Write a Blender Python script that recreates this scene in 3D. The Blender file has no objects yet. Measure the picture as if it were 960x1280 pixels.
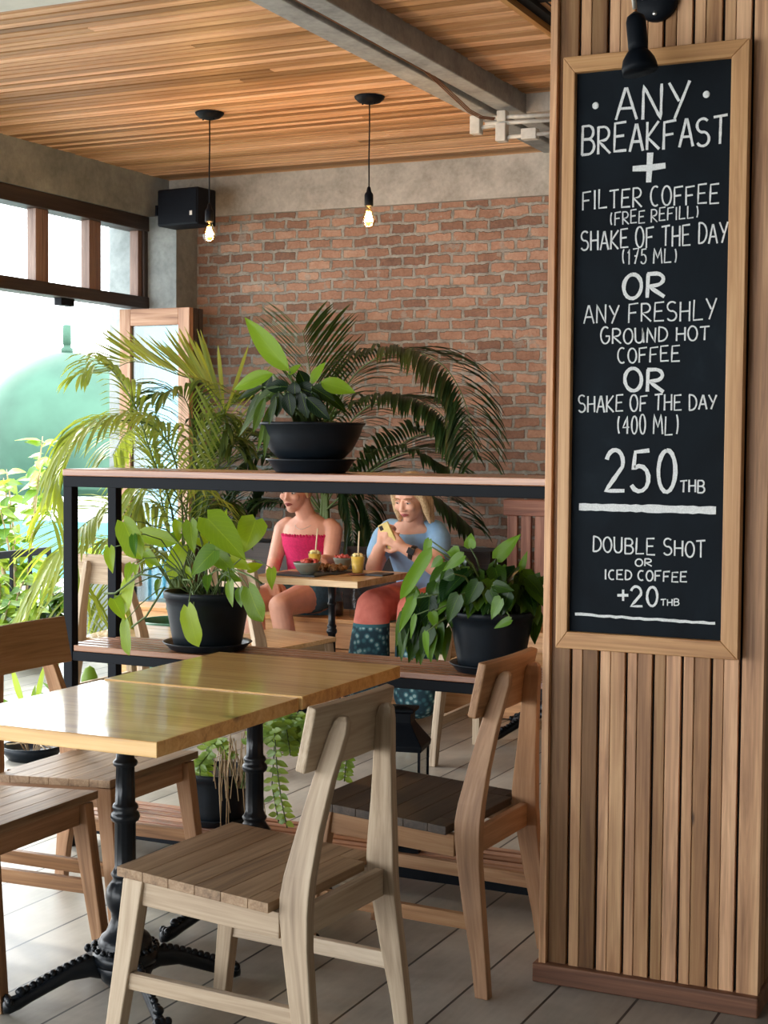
import bpy, bmesh, math, random
from mathutils import Vector, Matrix, Euler
random.seed(7)
S = bpy.context.scene
COL = S.collection
PI = math.pi
V = Vector

# ------------------------------------------------------------------ camera, sky, exposure
F_PX, YAW, PITCH, ROLL, EYE = 1905.8, -0.4419, 0.048058, 0.0081705, 1.4
def _cam_matrix():
    cy, sy = math.cos(YAW), math.sin(YAW)
    B = Matrix(((1,0,0),(0,0,-1),(0,1,0)))
    Rz = Matrix(((cy,-sy,0),(sy,cy,0),(0,0,1)))
    cp, sp = math.cos(PITCH), math.sin(PITCH)
    P = Matrix(((1,0,0),(0,cp,-sp),(0,sp,cp)))
    cr, sr = math.cos(ROLL), math.sin(ROLL)
    Q = Matrix(((cr,-sr,0),(sr,cr,0),(0,0,1)))
    return Q @ P @ B @ Rz
CM = _cam_matrix()
EYEP = V((0,0,EYE))
cam_data = bpy.data.cameras.new('camera')
cam = bpy.data.objects.new('camera', cam_data); COL.objects.link(cam)
cam_data.sensor_fit = 'VERTICAL'; cam_data.sensor_height = 24.0
cam_data.lens = 24.0 * F_PX / 1280.0
cam_data.clip_start = 0.05; cam_data.clip_end = 300
mw = Matrix.Identity(4)
for i in range(3):
    mw[i][0] = CM[0][i]; mw[i][1] = -CM[1][i]; mw[i][2] = -CM[2][i]
mw.translation = EYEP
cam.matrix_world = mw
S.camera = cam

def ray(x, y): return CM.transposed() @ V(((x-480)/F_PX, (y-640)/F_PX, 1.0))
def atY(x, y, Y): d = ray(x,y); return EYEP + d*(Y/d.y)
def atX(x, y, X): d = ray(x,y); return EYEP + d*(X/d.x)
def atZ(x, y, z): d = ray(x,y); return EYEP + d*((z-EYE)/d.z)

world = bpy.data.worlds.new('sky'); S.world = world
world.use_nodes = True
wn = world.node_tree; bg = wn.nodes['Background']
SKY_STRENGTH = 5.6
bg.inputs[1].default_value = SKY_STRENGTH
tc = wn.nodes.new('ShaderNodeTexCoord'); sx = wn.nodes.new('ShaderNodeSeparateXYZ')
rp = wn.nodes.new('ShaderNodeValToRGB')
wn.links.new(tc.outputs['Generated'], sx.inputs[0]); wn.links.new(sx.outputs['Z'], rp.inputs[0])
rp.color_ramp.elements[0].position = 0.0; rp.color_ramp.elements[0].color = (0.95,0.98,1.0,1)
rp.color_ramp.elements[1].position = 0.9; rp.color_ramp.elements[1].color = (0.80,0.90,1.0,1)
wn.links.new(rp.outputs[0], bg.inputs[0])

sun_d = bpy.data.lights.new('sun', 'SUN'); sun = bpy.data.objects.new('sun', sun_d); COL.objects.link(sun)
sun_d.energy = 2.4; sun_d.angle = math.radians(6); sun_d.color = (1.0,0.93,0.82)
sun.rotation_euler = V((0.80,-0.50,-0.62)).to_track_quat('-Z','Y').to_euler()

def portal(name, loc, rot, sx_, sy_):
    d = bpy.data.lights.new(name, 'AREA'); d.shape = 'RECTANGLE'; d.size = sx_; d.size_y = sy_
    d.cycles.is_portal = True
    o = bpy.data.objects.new(name, d); COL.objects.link(o); o.location = loc; o.rotation_euler = rot
    return o
portal('opening_portal', (-5.3, 2.3, 1.35), (0, -PI/2, 0), 2.7, 10.6)
portal('front_portal', (-3.55, -2.9, 1.1), (PI/2, 0, PI), 3.5, 2.2)

S.view_settings.view_transform = 'Standard'
S.view_settings.look = 'None'
S.view_settings.gamma = 1.0
S.view_settings.use_curve_mapping = False
S.view_settings.exposure = 0.52
try:
    S.cycles.use_denoising = True
    S.cycles.max_bounces = 10; S.cycles.transparent_max_bounces = 24
    S.cycles.sample_clamp_indirect = 6
except Exception: pass

# ------------------------------------------------------------------ materials
def srgb(r, g, b):
    f = lambda c: (c/12.92 if c <= 0.04045 else ((c+0.055)/1.055)**2.4)
    return (f(r/255), f(g/255), f(b/255), 1)
MATS = {}
def new_mat(name):
    m = bpy.data.materials.new(name); m.use_nodes = True
    MATS[name] = m
    nt = m.node_tree
    return m, nt, nt.nodes, nt.links, nt.nodes['Principled BSDF']
def mnode(N, L, op, a, b=None):
    n = N.new('ShaderNodeMath'); n.operation = op
    for i, v in enumerate((a, b)):
        if v is None: continue
        if hasattr(v, 'is_output'): L.new(v, n.inputs[i])
        else: n.inputs[i].default_value = v
    return n.outputs[0]
def mixc(N, L, fac, a, b, mode='MIX'):
    n = N.new('ShaderNodeMix'); n.data_type = 'RGBA'; n.blend_type = mode
    for sock, v in ((n.inputs[0], fac), (n.inputs[6], a), (n.inputs[7], b)):
        if hasattr(v, 'is_output'): L.new(v, sock)
        else: sock.default_value = v
    return n.outputs[2]
def noise(N, L, vec, scale, detail=3, rough=0.5, dist=0.0):
    n = N.new('ShaderNodeTexNoise'); n.inputs['Scale'].default_value = scale
    n.inputs['Detail'].default_value = detail; n.inputs['Roughness'].default_value = rough
    n.inputs['Distortion'].default_value = dist
    if vec is not None: L.new(vec, n.inputs['Vector'])
    return n.outputs[0]
def ramp(N, L, fac, stops):
    n = N.new('ShaderNodeValToRGB'); e = n.color_ramp.elements
    while len(e) < len(stops): e.new(0.5)
    for i, (p, c) in enumerate(stops): e[i].position = p; e[i].color = c
    L.new(fac, n.inputs[0]); return n.outputs[0]
def mapping(N, L, vec, scale):
    n = N.new('ShaderNodeMapping'); n.inputs['Scale'].default_value = scale
    L.new(vec, n.inputs['Vector']); return n.outputs[0]
def bump(N, L, h, b, strength=0.3, dist=0.002):
    n = N.new('ShaderNodeBump'); n.inputs['Strength'].default_value = strength; n.inputs['Distance'].default_value = dist
    L.new(h, n.inputs['Height']); L.new(n.outputs[0], b.inputs['Normal'])

def wood(name, dark, mid, light, rough=0.5, toneamt=0.5, grain=1.0, knots=0.0, coat=0.0, spec=0.4, rot=0):
    m, nt, N, L, b = new_mat(name)
    at = N.new('ShaderNodeAttribute'); at.attribute_name = 'gco'
    oi = N.new('ShaderNodeObjectInfo')
    ad = N.new('ShaderNodeVectorMath'); ad.operation = 'ADD'
    cb = N.new('ShaderNodeCombineXYZ')
    L.new(mnode(N, L, 'MULTIPLY', oi.outputs['Random'], 7.0), cb.inputs[0]); L.new(mnode(N, L, 'MULTIPLY', oi.outputs['Random'], 3.0), cb.inputs[1])
    L.new(at.outputs['Vector'], ad.inputs[0]); L.new(cb.outputs[0], ad.inputs[1])
    vec = ad.outputs[0]
    n1 = noise(N, L, mapping(N, L, vec, (1.3*grain, 26*grain, 26*grain)), 1.0, 4, 0.6, 1.2)
    n2 = noise(N, L, mapping(N, L, vec, (5*grain, 160*grain, 160*grain)), 1.0, 2, 0.6)
    n3 = noise(N, L, mapping(N, L, vec, (2.0, 5, 5)), 1.0, 2, 0.5)
    fac = mnode(N, L, 'ADD', mnode(N, L, 'MULTIPLY', n1, 0.62), mnode(N, L, 'ADD', mnode(N, L, 'MULTIPLY', n2, 0.22), mnode(N, L, 'MULTIPLY', n3, 0.22)))
    col = ramp(N, L, fac, ((0.34, dark), (0.53, mid), (0.72, light)))
    tn = N.new('ShaderNodeAttribute'); tn.attribute_name = 'tone'
    val = mnode(N, L, 'ADD', mnode(N, L, 'MULTIPLY', tn.outputs['Fac'], toneamt), 1.0 - toneamt*0.5)
    hs = N.new('ShaderNodeHueSaturation'); L.new(col, hs.inputs['Color']); L.new(val, hs.inputs['Value'])
    L.new(mnode(N, L, 'SUBTRACT', 1.12, mnode(N, L, 'MULTIPLY', tn.outputs['Fac'], 0.22)), hs.inputs['Saturation'])
    out = hs.outputs[0]
    if knots:
        vo = N.new('ShaderNodeTexVoronoi'); vo.inputs['Scale'].default_value = 1.0
        L.new(mapping(N, L, vec, (2.6, 7.5, 7.5)), vo.inputs['Vector'])
        k = ramp(N, L, vo.outputs['Distance'], ((0.055*knots, (1,1,1,1)), (0.13*knots, (0,0,0,1))))
        out = mixc(N, L, mnode(N, L, 'MULTIPLY', k, 0.85), out, (dark[0]*0.22, dark[1]*0.2, dark[2]*0.2, 1))
    L.new(out, b.inputs['Base Color'])
    b.inputs['Roughness'].default_value = rough; b.inputs['Specular IOR Level'].default_value = spec
    if coat:
        b.inputs['Coat Weight'].default_value = coat*0.75; b.inputs['Coat Roughness'].default_value = 0.09
    bump(N, L, fac, b, 0.25, 0.0012)
    return m
def plain(name, c, rough=0.5, metal=0.0, spec=0.5, var=0.12, scale=30.0, bmp=0.0):
    m, nt, N, L, b = new_mat(name)
    t = N.new('ShaderNodeTexCoord')
    n = noise(N, L, t.outputs['Object'], scale, 4, 0.55)
    lo = tuple(max(0, x*(1-var)) for x in c[:3]) + (1,); hi = tuple(min(1, x*(1+var)) for x in c[:3]) + (1,)
    L.new(ramp(N, L, n, ((0.3, lo), (0.7, hi))), b.inputs['Base Color'])
    b.inputs['Roughness'].default_value = rough; b.inputs['Metallic'].default_value = metal
    b.inputs['Specular IOR Level'].default_value = spec
    if bmp: bump(N, L, n, b, bmp, 0.004)
    return m
def leafmat(name, c1, c2, rough=0.35, trans=0.45, spec=0.4):
    m, nt, N, L, b = new_mat(name)
    at = N.new('ShaderNodeAttribute'); at.attribute_name = 'gco'
    tn = N.new('ShaderNodeAttribute'); tn.attribute_name = 'tone'
    sp = N.new('ShaderNodeSeparateXYZ'); L.new(at.outputs['Vector'], sp.inputs[0])
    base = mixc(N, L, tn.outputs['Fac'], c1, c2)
    # pale midrib and side veins, laid along the leaf's own length (x) and width (y)
    mid = ramp(N, L, mnode(N, L, 'ABSOLUTE', sp.outputs[1]), ((0.0, (1,1,1,1)), (0.05, (0,0,0,1))))
    ph = mnode(N, L, 'SUBTRACT', mnode(N, L, 'MULTIPLY', sp.outputs[0], 9.0), mnode(N, L, 'MULTIPLY', mnode(N, L, 'ABSOLUTE', sp.outputs[1]), 3.0))
    vein = ramp(N, L, mnode(N, L, 'ABSOLUTE', mnode(N, L, 'SUBTRACT', mnode(N, L, 'FRACT', ph), 0.5)), ((0.0, (1,1,1,1)), (0.09, (0,0,0,1))))
    v = mnode(N, L, 'ADD', mnode(N, L, 'MULTIPLY', mid, 0.35), mnode(N, L, 'MULTIPLY', vein, 0.12))
    col = mixc(N, L, v, base, (min(1,c2[0]*1.5), min(1,c2[1]*1.4), min(1,c2[2]*1.5), 1))
    L.new(col, b.inputs['Base Color']); b.inputs['Roughness'].default_value = rough
    b.inputs['Specular IOR Level'].default_value = spec
    tr = N.new('ShaderNodeBsdfTranslucent')
    tcol = mixc(N, L, 1.0, col, (1.25, 1.15, 0.35, 1), 'MULTIPLY'); L.new(tcol, tr.inputs[0])
    mx = N.new('ShaderNodeMixShader'); mx.inputs[0].default_value = trans
    L.new(b.outputs[0], mx.inputs[1]); L.new(tr.outputs[0], mx.inputs[2])
    L.new(mx.outputs[0], N['Material Output'].inputs[0])
    return m
def emis(name, c, strength):
    m, nt, N, L, b = new_mat(name)
    b.inputs['Base Color'].default_value = c; b.inputs['Emission Color'].default_value = c; b.inputs['Emission Strength'].default_value = strength
    return m
def thin_glass(name, tint=(1,1,1,1), refl=0.10, rough=0.0):
    m, nt, N, L, b = new_mat(name)
    t = N.new('ShaderNodeBsdfTransparent'); t.inputs[0].default_value = tint
    g = N.new('ShaderNodeBsdfGlossy'); g.inputs['Roughness'].default_value = rough
    fr = N.new('ShaderNodeLayerWeight'); fr.inputs[0].default_value = 0.5
    fac = mnode(N, L, 'ADD', mnode(N, L, 'MULTIPLY', mnode(N, L, 'POWER', fr.outputs['Facing'], 4.0), 0.6), refl)
    mx = N.new('ShaderNodeMixShader'); L.new(fac, mx.inputs[0])
    L.new(t.outputs[0], mx.inputs[1]); L.new(g.outputs[0], mx.inputs[2]); L.new(mx.outputs[0], N['Material Output'].inputs[0])
    return m

M_CEIL = wood('ceiling_slat_wood', srgb(166,118,78), srgb(200,150,104), srgb(222,180,132), 0.5, 1.0)
M_PILLAR = wood('pillar_batten_wood', srgb(122,84,56), srgb(178,132,92), srgb(214,172,126), 0.5, 1.15, 1.0, 0.5)
M_BASE = wood('pillar_base_wood', srgb(84,54,40), srgb(122,82,60), srgb(160,116,88), 0.5, 0.4)
M_FRAME = wood('board_frame_wood', srgb(158,108,66), srgb(196,148,98), srgb(220,178,128), 0.45, 0.3)
M_CHAIR = wood('pale_chair_wood', srgb(132,110,88), srgb(176,154,128), srgb(200,182,156), 0.55, 0.45)
M_CHAIR2 = wood('tan_chair_wood', srgb(116,82,54), srgb(164,122,86), srgb(192,154,116), 0.5, 0.45)
M_SEAT = wood('worn_seat_wood', srgb(98,76,56), srgb(146,118,90), srgb(178,150,120), 0.5, 0.3, 1.2)
M_SEATD = wood('dark_seat_wood', srgb(50,42,36), srgb(72,61,52), srgb(94,80,68), 0.55, 0.25, 1.2)
M_TABLE = wood('varnished_table_wood', srgb(172,120,64), srgb(220,174,106), srgb(240,204,140), 0.30, 0.25, 0.8, 1.5, 1.0)
M_TABLE2 = wood('pale_table_wood', srgb(160,120,80), srgb(210,172,124), srgb(232,202,158), 0.4, 0.25, 0.8, 0.4, 0.3)
M_RACK = wood('shelf_board_wood', srgb(104,64,46), srgb(152,104,76), srgb(188,144,110), 0.28, 0.5, spec=0.6)
M_BENCH = wood('bench_board_wood', srgb(160,104,60), srgb(212,156,102), srgb(232,188,138), 0.45, 0.4, 0.7, 0.5)
M_REDW = wood('red_brown_slat_wood', srgb(96,52,36), srgb(146,88,62), srgb(186,126,94), 0.5, 0.5)
M_WINW = wood('window_frame_wood', srgb(84,64,56), srgb(128,102,90), srgb(160,134,120), 0.5, 0.4)
M_DOORW = wood('door_leaf_wood', srgb(128,92,72), srgb(176,138,112), srgb(206,174,148), 0.5, 0.4)
M_DARKW = wood('dark_stained_wood', srgb(34,28,26), srgb(56,46,42), srgb(80,66,58), 0.5, 0.4)

M_BLACK = plain('black_painted_steel', (0.0045,0.0065,0.010,1), 0.5, 0.0, 0.10, 0.1)
M_IRON = plain('black_cast_iron', (0.005,0.007,0.010,1), 0.28, 0.0, 0.28, 0.2, 60, 0.1)
M_POT = plain('black_plastic_pot', (0.007,0.011,0.016,1), 0.42, 0.0, 0.2, 0.15)
M_SOIL = plain('potting_soil', (0.03,0.022,0.016,1), 0.95, 0, 0.1, 0.6, 120, 0.8)
M_SPK = plain('speaker_black', (0.004,0.006,0.011,1), 0.6, 0, 0.15)
M_CERAM = plain('grey_green_stoneware', srgb(118,122,112), 0.4, 0, 0.4)
M_CHALK = plain('white_chalk', srgb(226,228,226), 0.95, 0, 0.1, 0.14, 300)
M_SLATE = plain('slate_plate', srgb(52,56,62), 0.5)
M_FOOD = plain('brown_granola', srgb(150,112,78), 0.9, 0, 0.1, 0.5, 90, 0.8)
M_FRUIT = plain('red_fruit', srgb(206,92,80), 0.4, 0, 0.4, 0.35, 60)
M_SMOOTH = plain('yellow_smoothie', srgb(240,200,92), 0.4, 0, 0.3, 0.15, 40)
M_FOAM = plain('pale_foam', srgb(244,228,168), 0.7, 0, 0.2)
M_STRAW = plain('pale_straw', srgb(226,206,170), 0.6)
M_GREYPL = plain('grey_concrete_planter', srgb(150,160,158), 0.8, 0, 0.2, 0.15, 8)
M_GREENPL = plain('green_glazed_pot', srgb(86,140,112), 0.4)
M_STEEL = plain('brushed_steel', srgb(190,190,184), 0.35, 0.9)
M_CONDUIT = plain('pale_conduit', srgb(206,204,196), 0.5, 0)
M_COPPER = plain('brown_cable', srgb(140,92,60), 0.5)
M_WHITE = plain('white_wall_paint', srgb(232,232,228), 0.8)
M_SKIN = plain('fair_skin', srgb(226,172,146), 0.5, 0, 0.4, 0.06, 20)
M_SKIN2 = plain('pink_fair_skin', srgb(224,166,142), 0.5, 0, 0.4, 0.06, 20)
M_LIPS = plain('lip_red', srgb(176,92,88), 0.4)
M_EYEW = plain('eye_white', srgb(230,226,220), 0.2)
M_IRIS = plain('eye_iris', srgb(60,50,44), 0.2)
M_BROW = plain('brow_hair', srgb(150,112,74), 0.7)
def hair_mat(name, c1, c2):
    m, nt, N, L, b = new_mat(name)
    t = N.new('ShaderNodeTexCoord'); n = noise(N, L, mapping(N, L, t.outputs['Object'], (150,150,14)), 1.0, 4, 0.6, 0.8)
    L.new(ramp(N, L, n, ((0.3, c1), (0.7, c2))), b.inputs['Base Color']); b.inputs['Roughness'].default_value = 0.45
    bump(N, L, n, b, 0.6, 0.003); return m
M_BLOND = hair_mat('blonde_hair', srgb(150,112,70), srgb(226,192,142))
M_BLOND2 = hair_mat('light_blonde_hair', srgb(164,128,86), srgb(236,208,164))
M_PINK = plain('pink_smocked_fabric', srgb(206,44,96), 0.85, 0, 0.2, 0.15, 80, 0.5)
M_BLUE = plain('light_blue_jersey', srgb(150,190,226), 0.85, 0, 0.2, 0.08, 20, 0.2)
M_DENIM = plain('blue_denim', srgb(78,116,134), 0.85, 0, 0.2, 0.2, 60)
M_WATCH = plain('black_watch', (0.01,0.01,0.012,1), 0.3)
M_PHONE = plain('yellow_phone_case', srgb(226,204,130), 0.4)
M_SHOE = plain('dark_shoe', (0.03,0.026,0.024,1), 0.5)
M_TEAL = plain('weathered_teal_tank', srgb(58,88,72), 0.7, 0, 0.3, 0.25, 1.2)
M_TEAL2 = plain('turquoise_panel', srgb(70,130,130), 0.6)
M_STEM = plain('green_stem', srgb(84,104,52), 0.6)
M_BROWNSTEM = plain('dry_stem', srgb(170,146,112), 0.7)
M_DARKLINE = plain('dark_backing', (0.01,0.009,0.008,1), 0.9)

L_LIME = leafmat('lime_heart_leaf', srgb(70,116,30), srgb(160,186,48), 0.34, 0.5, 0.25)
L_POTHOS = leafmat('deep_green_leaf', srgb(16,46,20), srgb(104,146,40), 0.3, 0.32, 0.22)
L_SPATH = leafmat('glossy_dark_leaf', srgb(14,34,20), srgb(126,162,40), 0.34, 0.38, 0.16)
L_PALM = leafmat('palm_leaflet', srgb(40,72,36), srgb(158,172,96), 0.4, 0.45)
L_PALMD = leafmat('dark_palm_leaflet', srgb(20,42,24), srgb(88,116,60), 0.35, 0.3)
L_SMALL = leafmat('small_bright_leaf', srgb(74,116,44), srgb(166,190,90), 0.4, 0.45)
G_CLEAR = thin_glass('clear_glass', (0.96,0.98,0.98,1), 0.02)
G_DOOR = thin_glass('door_glass', (0.66,0.86,0.92,1), 0.10)

# concrete
def concrete(name, c1, c2, sc=3.0, bm=0.3):
    m, nt, N, L, b = new_mat(name)
    t = N.new('ShaderNodeTexCoord')
    n1 = noise(N, L, t.outputs['Object'], sc, 6, 0.62, 0.3); n2 = noise(N, L, t.outputs['Object'], sc*9, 3, 0.6)
    f = mnode(N, L, 'ADD', mnode(N, L, 'MULTIPLY', n1, 0.75), mnode(N, L, 'MULTIPLY', n2, 0.25))
    L.new(ramp(N, L, f, ((0.33, c1), (0.66, c2))), b.inputs['Base Color'])
    b.inputs['Roughness'].default_value = 0.85; bump(N, L, f, b, bm, 0.01)
    return m
M_CONC = concrete('bare_concrete', srgb(106,112,112), srgb(162,168,166))
M_CONCW = concrete('pale_mottled_concrete', srgb(150,142,130), srgb(204,196,184), 5.0)
M_CONCB = concrete('beam_concrete', srgb(120,122,120), srgb(178,178,174), 4.0)
M_PALE = concrete('pale_soffit', srgb(196,200,192), srgb(222,224,216), 2.0, 0.05)

def brick_mat():
    m, nt, N, L, b = new_mat('old_brick')
    t = N.new('ShaderNodeTexCoord')
    sp = N.new('ShaderNodeSeparateXYZ'); L.new(t.outputs['Object'], sp.inputs[0])
    cb = N.new('ShaderNodeCombineXYZ')
    # wobble so the courses are not ruler straight
    w1 = noise(N, L, t.outputs['Object'], 5.0, 3, 0.6); w2 = noise(N, L, t.outputs['Object'], 22.0, 2, 0.6)
    wob = mnode(N, L, 'ADD', mnode(N, L, 'MULTIPLY', mnode(N, L, 'SUBTRACT', w1, 0.5), 0.030), mnode(N, L, 'MULTIPLY', mnode(N, L, 'SUBTRACT', w2, 0.5), 0.024))
    L.new(mnode(N, L, 'ADD', sp.outputs[0], wob), cb.inputs[0]); L.new(mnode(N, L, 'ADD', sp.outputs[2], wob), cb.inputs[1])
    br = N.new('ShaderNodeTexBrick'); L.new(cb.outputs[0], br.inputs['Vector'])
    br.inputs['Scale'].default_value = 1.0; br.inputs['Brick Width'].default_value = 0.152; br.inputs['Row Height'].default_value = 0.061
    br.inputs['Mortar Size'].default_value = 0.0095; br.inputs['Mortar Smooth'].default_value = 0.25; br.offset = 0.5
    br.inputs['Color1'].default_value = (0,0,0,1); br.inputs['Color2'].default_value = (1,1,1,1); br.inputs['Mortar'].default_value = (0.5,0.5,0.5,1)
    br.inputs['Bias'].default_value = 0.0
    n1 = noise(N, L, t.outputs['Object'], 60, 4, 0.7); n2 = noise(N, L, t.outputs['Object'], 9.0, 4, 0.6)
    bf = mnode(N, L, 'ADD', mnode(N, L, 'MULTIPLY', br.outputs['Color'], 0.34), mnode(N, L, 'MULTIPLY', mnode(N, L, 'ADD', n1, n2), 0.34))
    bc = ramp(N, L, bf, ((0.18, srgb(92,72,62)), (0.42, srgb(146,108,88)), (0.62, srgb(178,136,112)), (0.85, srgb(202,172,148))))
    mort = ramp(N, L, noise(N, L, t.outputs['Object'], 14, 4, 0.7), ((0.3, srgb(118,113,104)), (0.7, srgb(180,173,160))))
    # chipped edges: the mortar creeps into the brick
    mf = mnode(N, L, 'MINIMUM', 1.0, mnode(N, L, 'ADD', br.outputs['Fac'], mnode(N, L, 'MULTIPLY', mnode(N, L, 'GREATER_THAN', n2, 0.63), 0.55)))
    L.new(mixc(N, L, mf, bc, mort), b.inputs['Base Color'])
    b.inputs['Roughness'].default_value = 0.9
    h = mnode(N, L, 'ADD', mnode(N, L, 'MULTIPLY', mnode(N, L, 'SUBTRACT', 1.0, br.outputs['Fac']), 0.8), mnode(N, L, 'MULTIPLY', n1, 0.5))
    bump(N, L, h, b, 0.9, 0.012)
    return m
M_BRICK = brick_mat()
def floor_mat(name, c1, c2, c3, pitch, rough, off=0.0):
    m, nt, N, L, b = new_mat(name)
    t = N.new('ShaderNodeTexCoord'); sp = N.new('ShaderNodeSeparateXYZ'); L.new(t.outputs['Object'], sp.inputs[0])
    u = mnode(N, L, 'ADD', mnode(N, L, 'DIVIDE', sp.outputs[0], pitch), off)
    fr = mnode(N, L, 'ABSOLUTE', mnode(N, L, 'SUBTRACT', mnode(N, L, 'FRACT', u), 0.5))
    joint = mnode(N, L, 'GREATER_THAN', fr, 0.5 - 0.0035/pitch)
    wn_ = N.new('ShaderNodeTexWhiteNoise'); wn_.noise_dimensions = '1D'; L.new(mnode(N, L, 'FLOOR', u), wn_.inputs['W'])
    n1 = noise(N, L, t.outputs['Object'], 3.0, 5, 0.6, 0.3); n2 = noise(N, L, mapping(N, L, t.outputs['Object'], (60, 8, 1)), 1.0, 3)
    f = mnode(N, L, 'ADD', mnode(N, L, 'MULTIPLY', n1, 0.7), mnode(N, L, 'ADD', mnode(N, L, 'MULTIPLY', n2, 0.15), mnode(N, L, 'MULTIPLY', wn_.outputs[0], 0.15)))
    col = ramp(N, L, f, ((0.3, c1), (0.5, c2), (0.72, c3)))
    L.new(mixc(N, L, joint, col, (0.012,0.011,0.01,1)), b.inputs['Base Color'])
    L.new(mnode(N, L, 'ADD', rough, mnode(N, L, 'MULTIPLY', n1, 0.2)), b.inputs['Roughness'])
    b.inputs['Specular IOR Level'].default_value = 0.5
    bump(N, L, mnode(N, L, 'SUBTRACT', mnode(N, L, 'MULTIPLY', n1, 0.1), joint), b, 0.6, 0.004)
    return m
M_FLOOR = floor_mat('grey_board_floor', srgb(120,115,105), srgb(158,152,141), srgb(188,182,169), 0.205, 0.26)
def board_mat():
    m, nt, N, L, b = new_mat('blackboard_slate')
    t = N.new('ShaderNodeTexCoord')
    n = noise(N, L, mapping(N, L, t.outputs['Object'], (5,1,3)), 1.2, 5, 0.6, 0.6)
    L.new(ramp(N, L, n, ((0.35, srgb(14,20,26)), (0.62, srgb(20,28,35)), (0.8, srgb(36,45,52)))), b.inputs['Base Color'])
    b.inputs['Roughness'].default_value = 0.7; b.inputs['Specular IOR Level'].default_value = 0.12
    return m
M_BOARD = board_mat()
def pants_mat():
    m, nt, N, L, b = new_mat('salmon_trousers_patterned_hem')
    t = N.new('ShaderNodeTexCoord'); sp = N.new('ShaderNodeSeparateXYZ'); L.new(t.outputs['Object'], sp.inputs[0])
    n = noise(N, L, t.outputs['Object'], 18, 3)
    base = ramp(N, L, n, ((0.3, srgb(210,112,98)), (0.7, srgb(232,138,122))))
    wv = N.new('ShaderNodeTexVoronoi'); wv.inputs['Scale'].default_value = 34; L.new(t.outputs['Object'], wv.inputs['Vector'])
    pat = ramp(N, L, wv.outputs['Distance'], ((0.22, srgb(150,178,178)), (0.34, srgb(62,112,120)), (0.60, srgb(34,62,74))))
    z = sp.outputs[2]
    hem = mnode(N, L, 'LESS_THAN', z, 0.470)
    line = mnode(N, L, 'MULTIPLY', mnode(N, L, 'LESS_THAN', z, 0.484), mnode(N, L, 'GREATER_THAN', z, 0.468))
    c = mixc(N, L, hem, base, pat); c = mixc(N, L, line, c, srgb(60,110,120))
    L.new(c, b.inputs['Base Color']); b.inputs['Roughness'].default_value = 0.9
    return m
M_PANTS = pants_mat()

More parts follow.
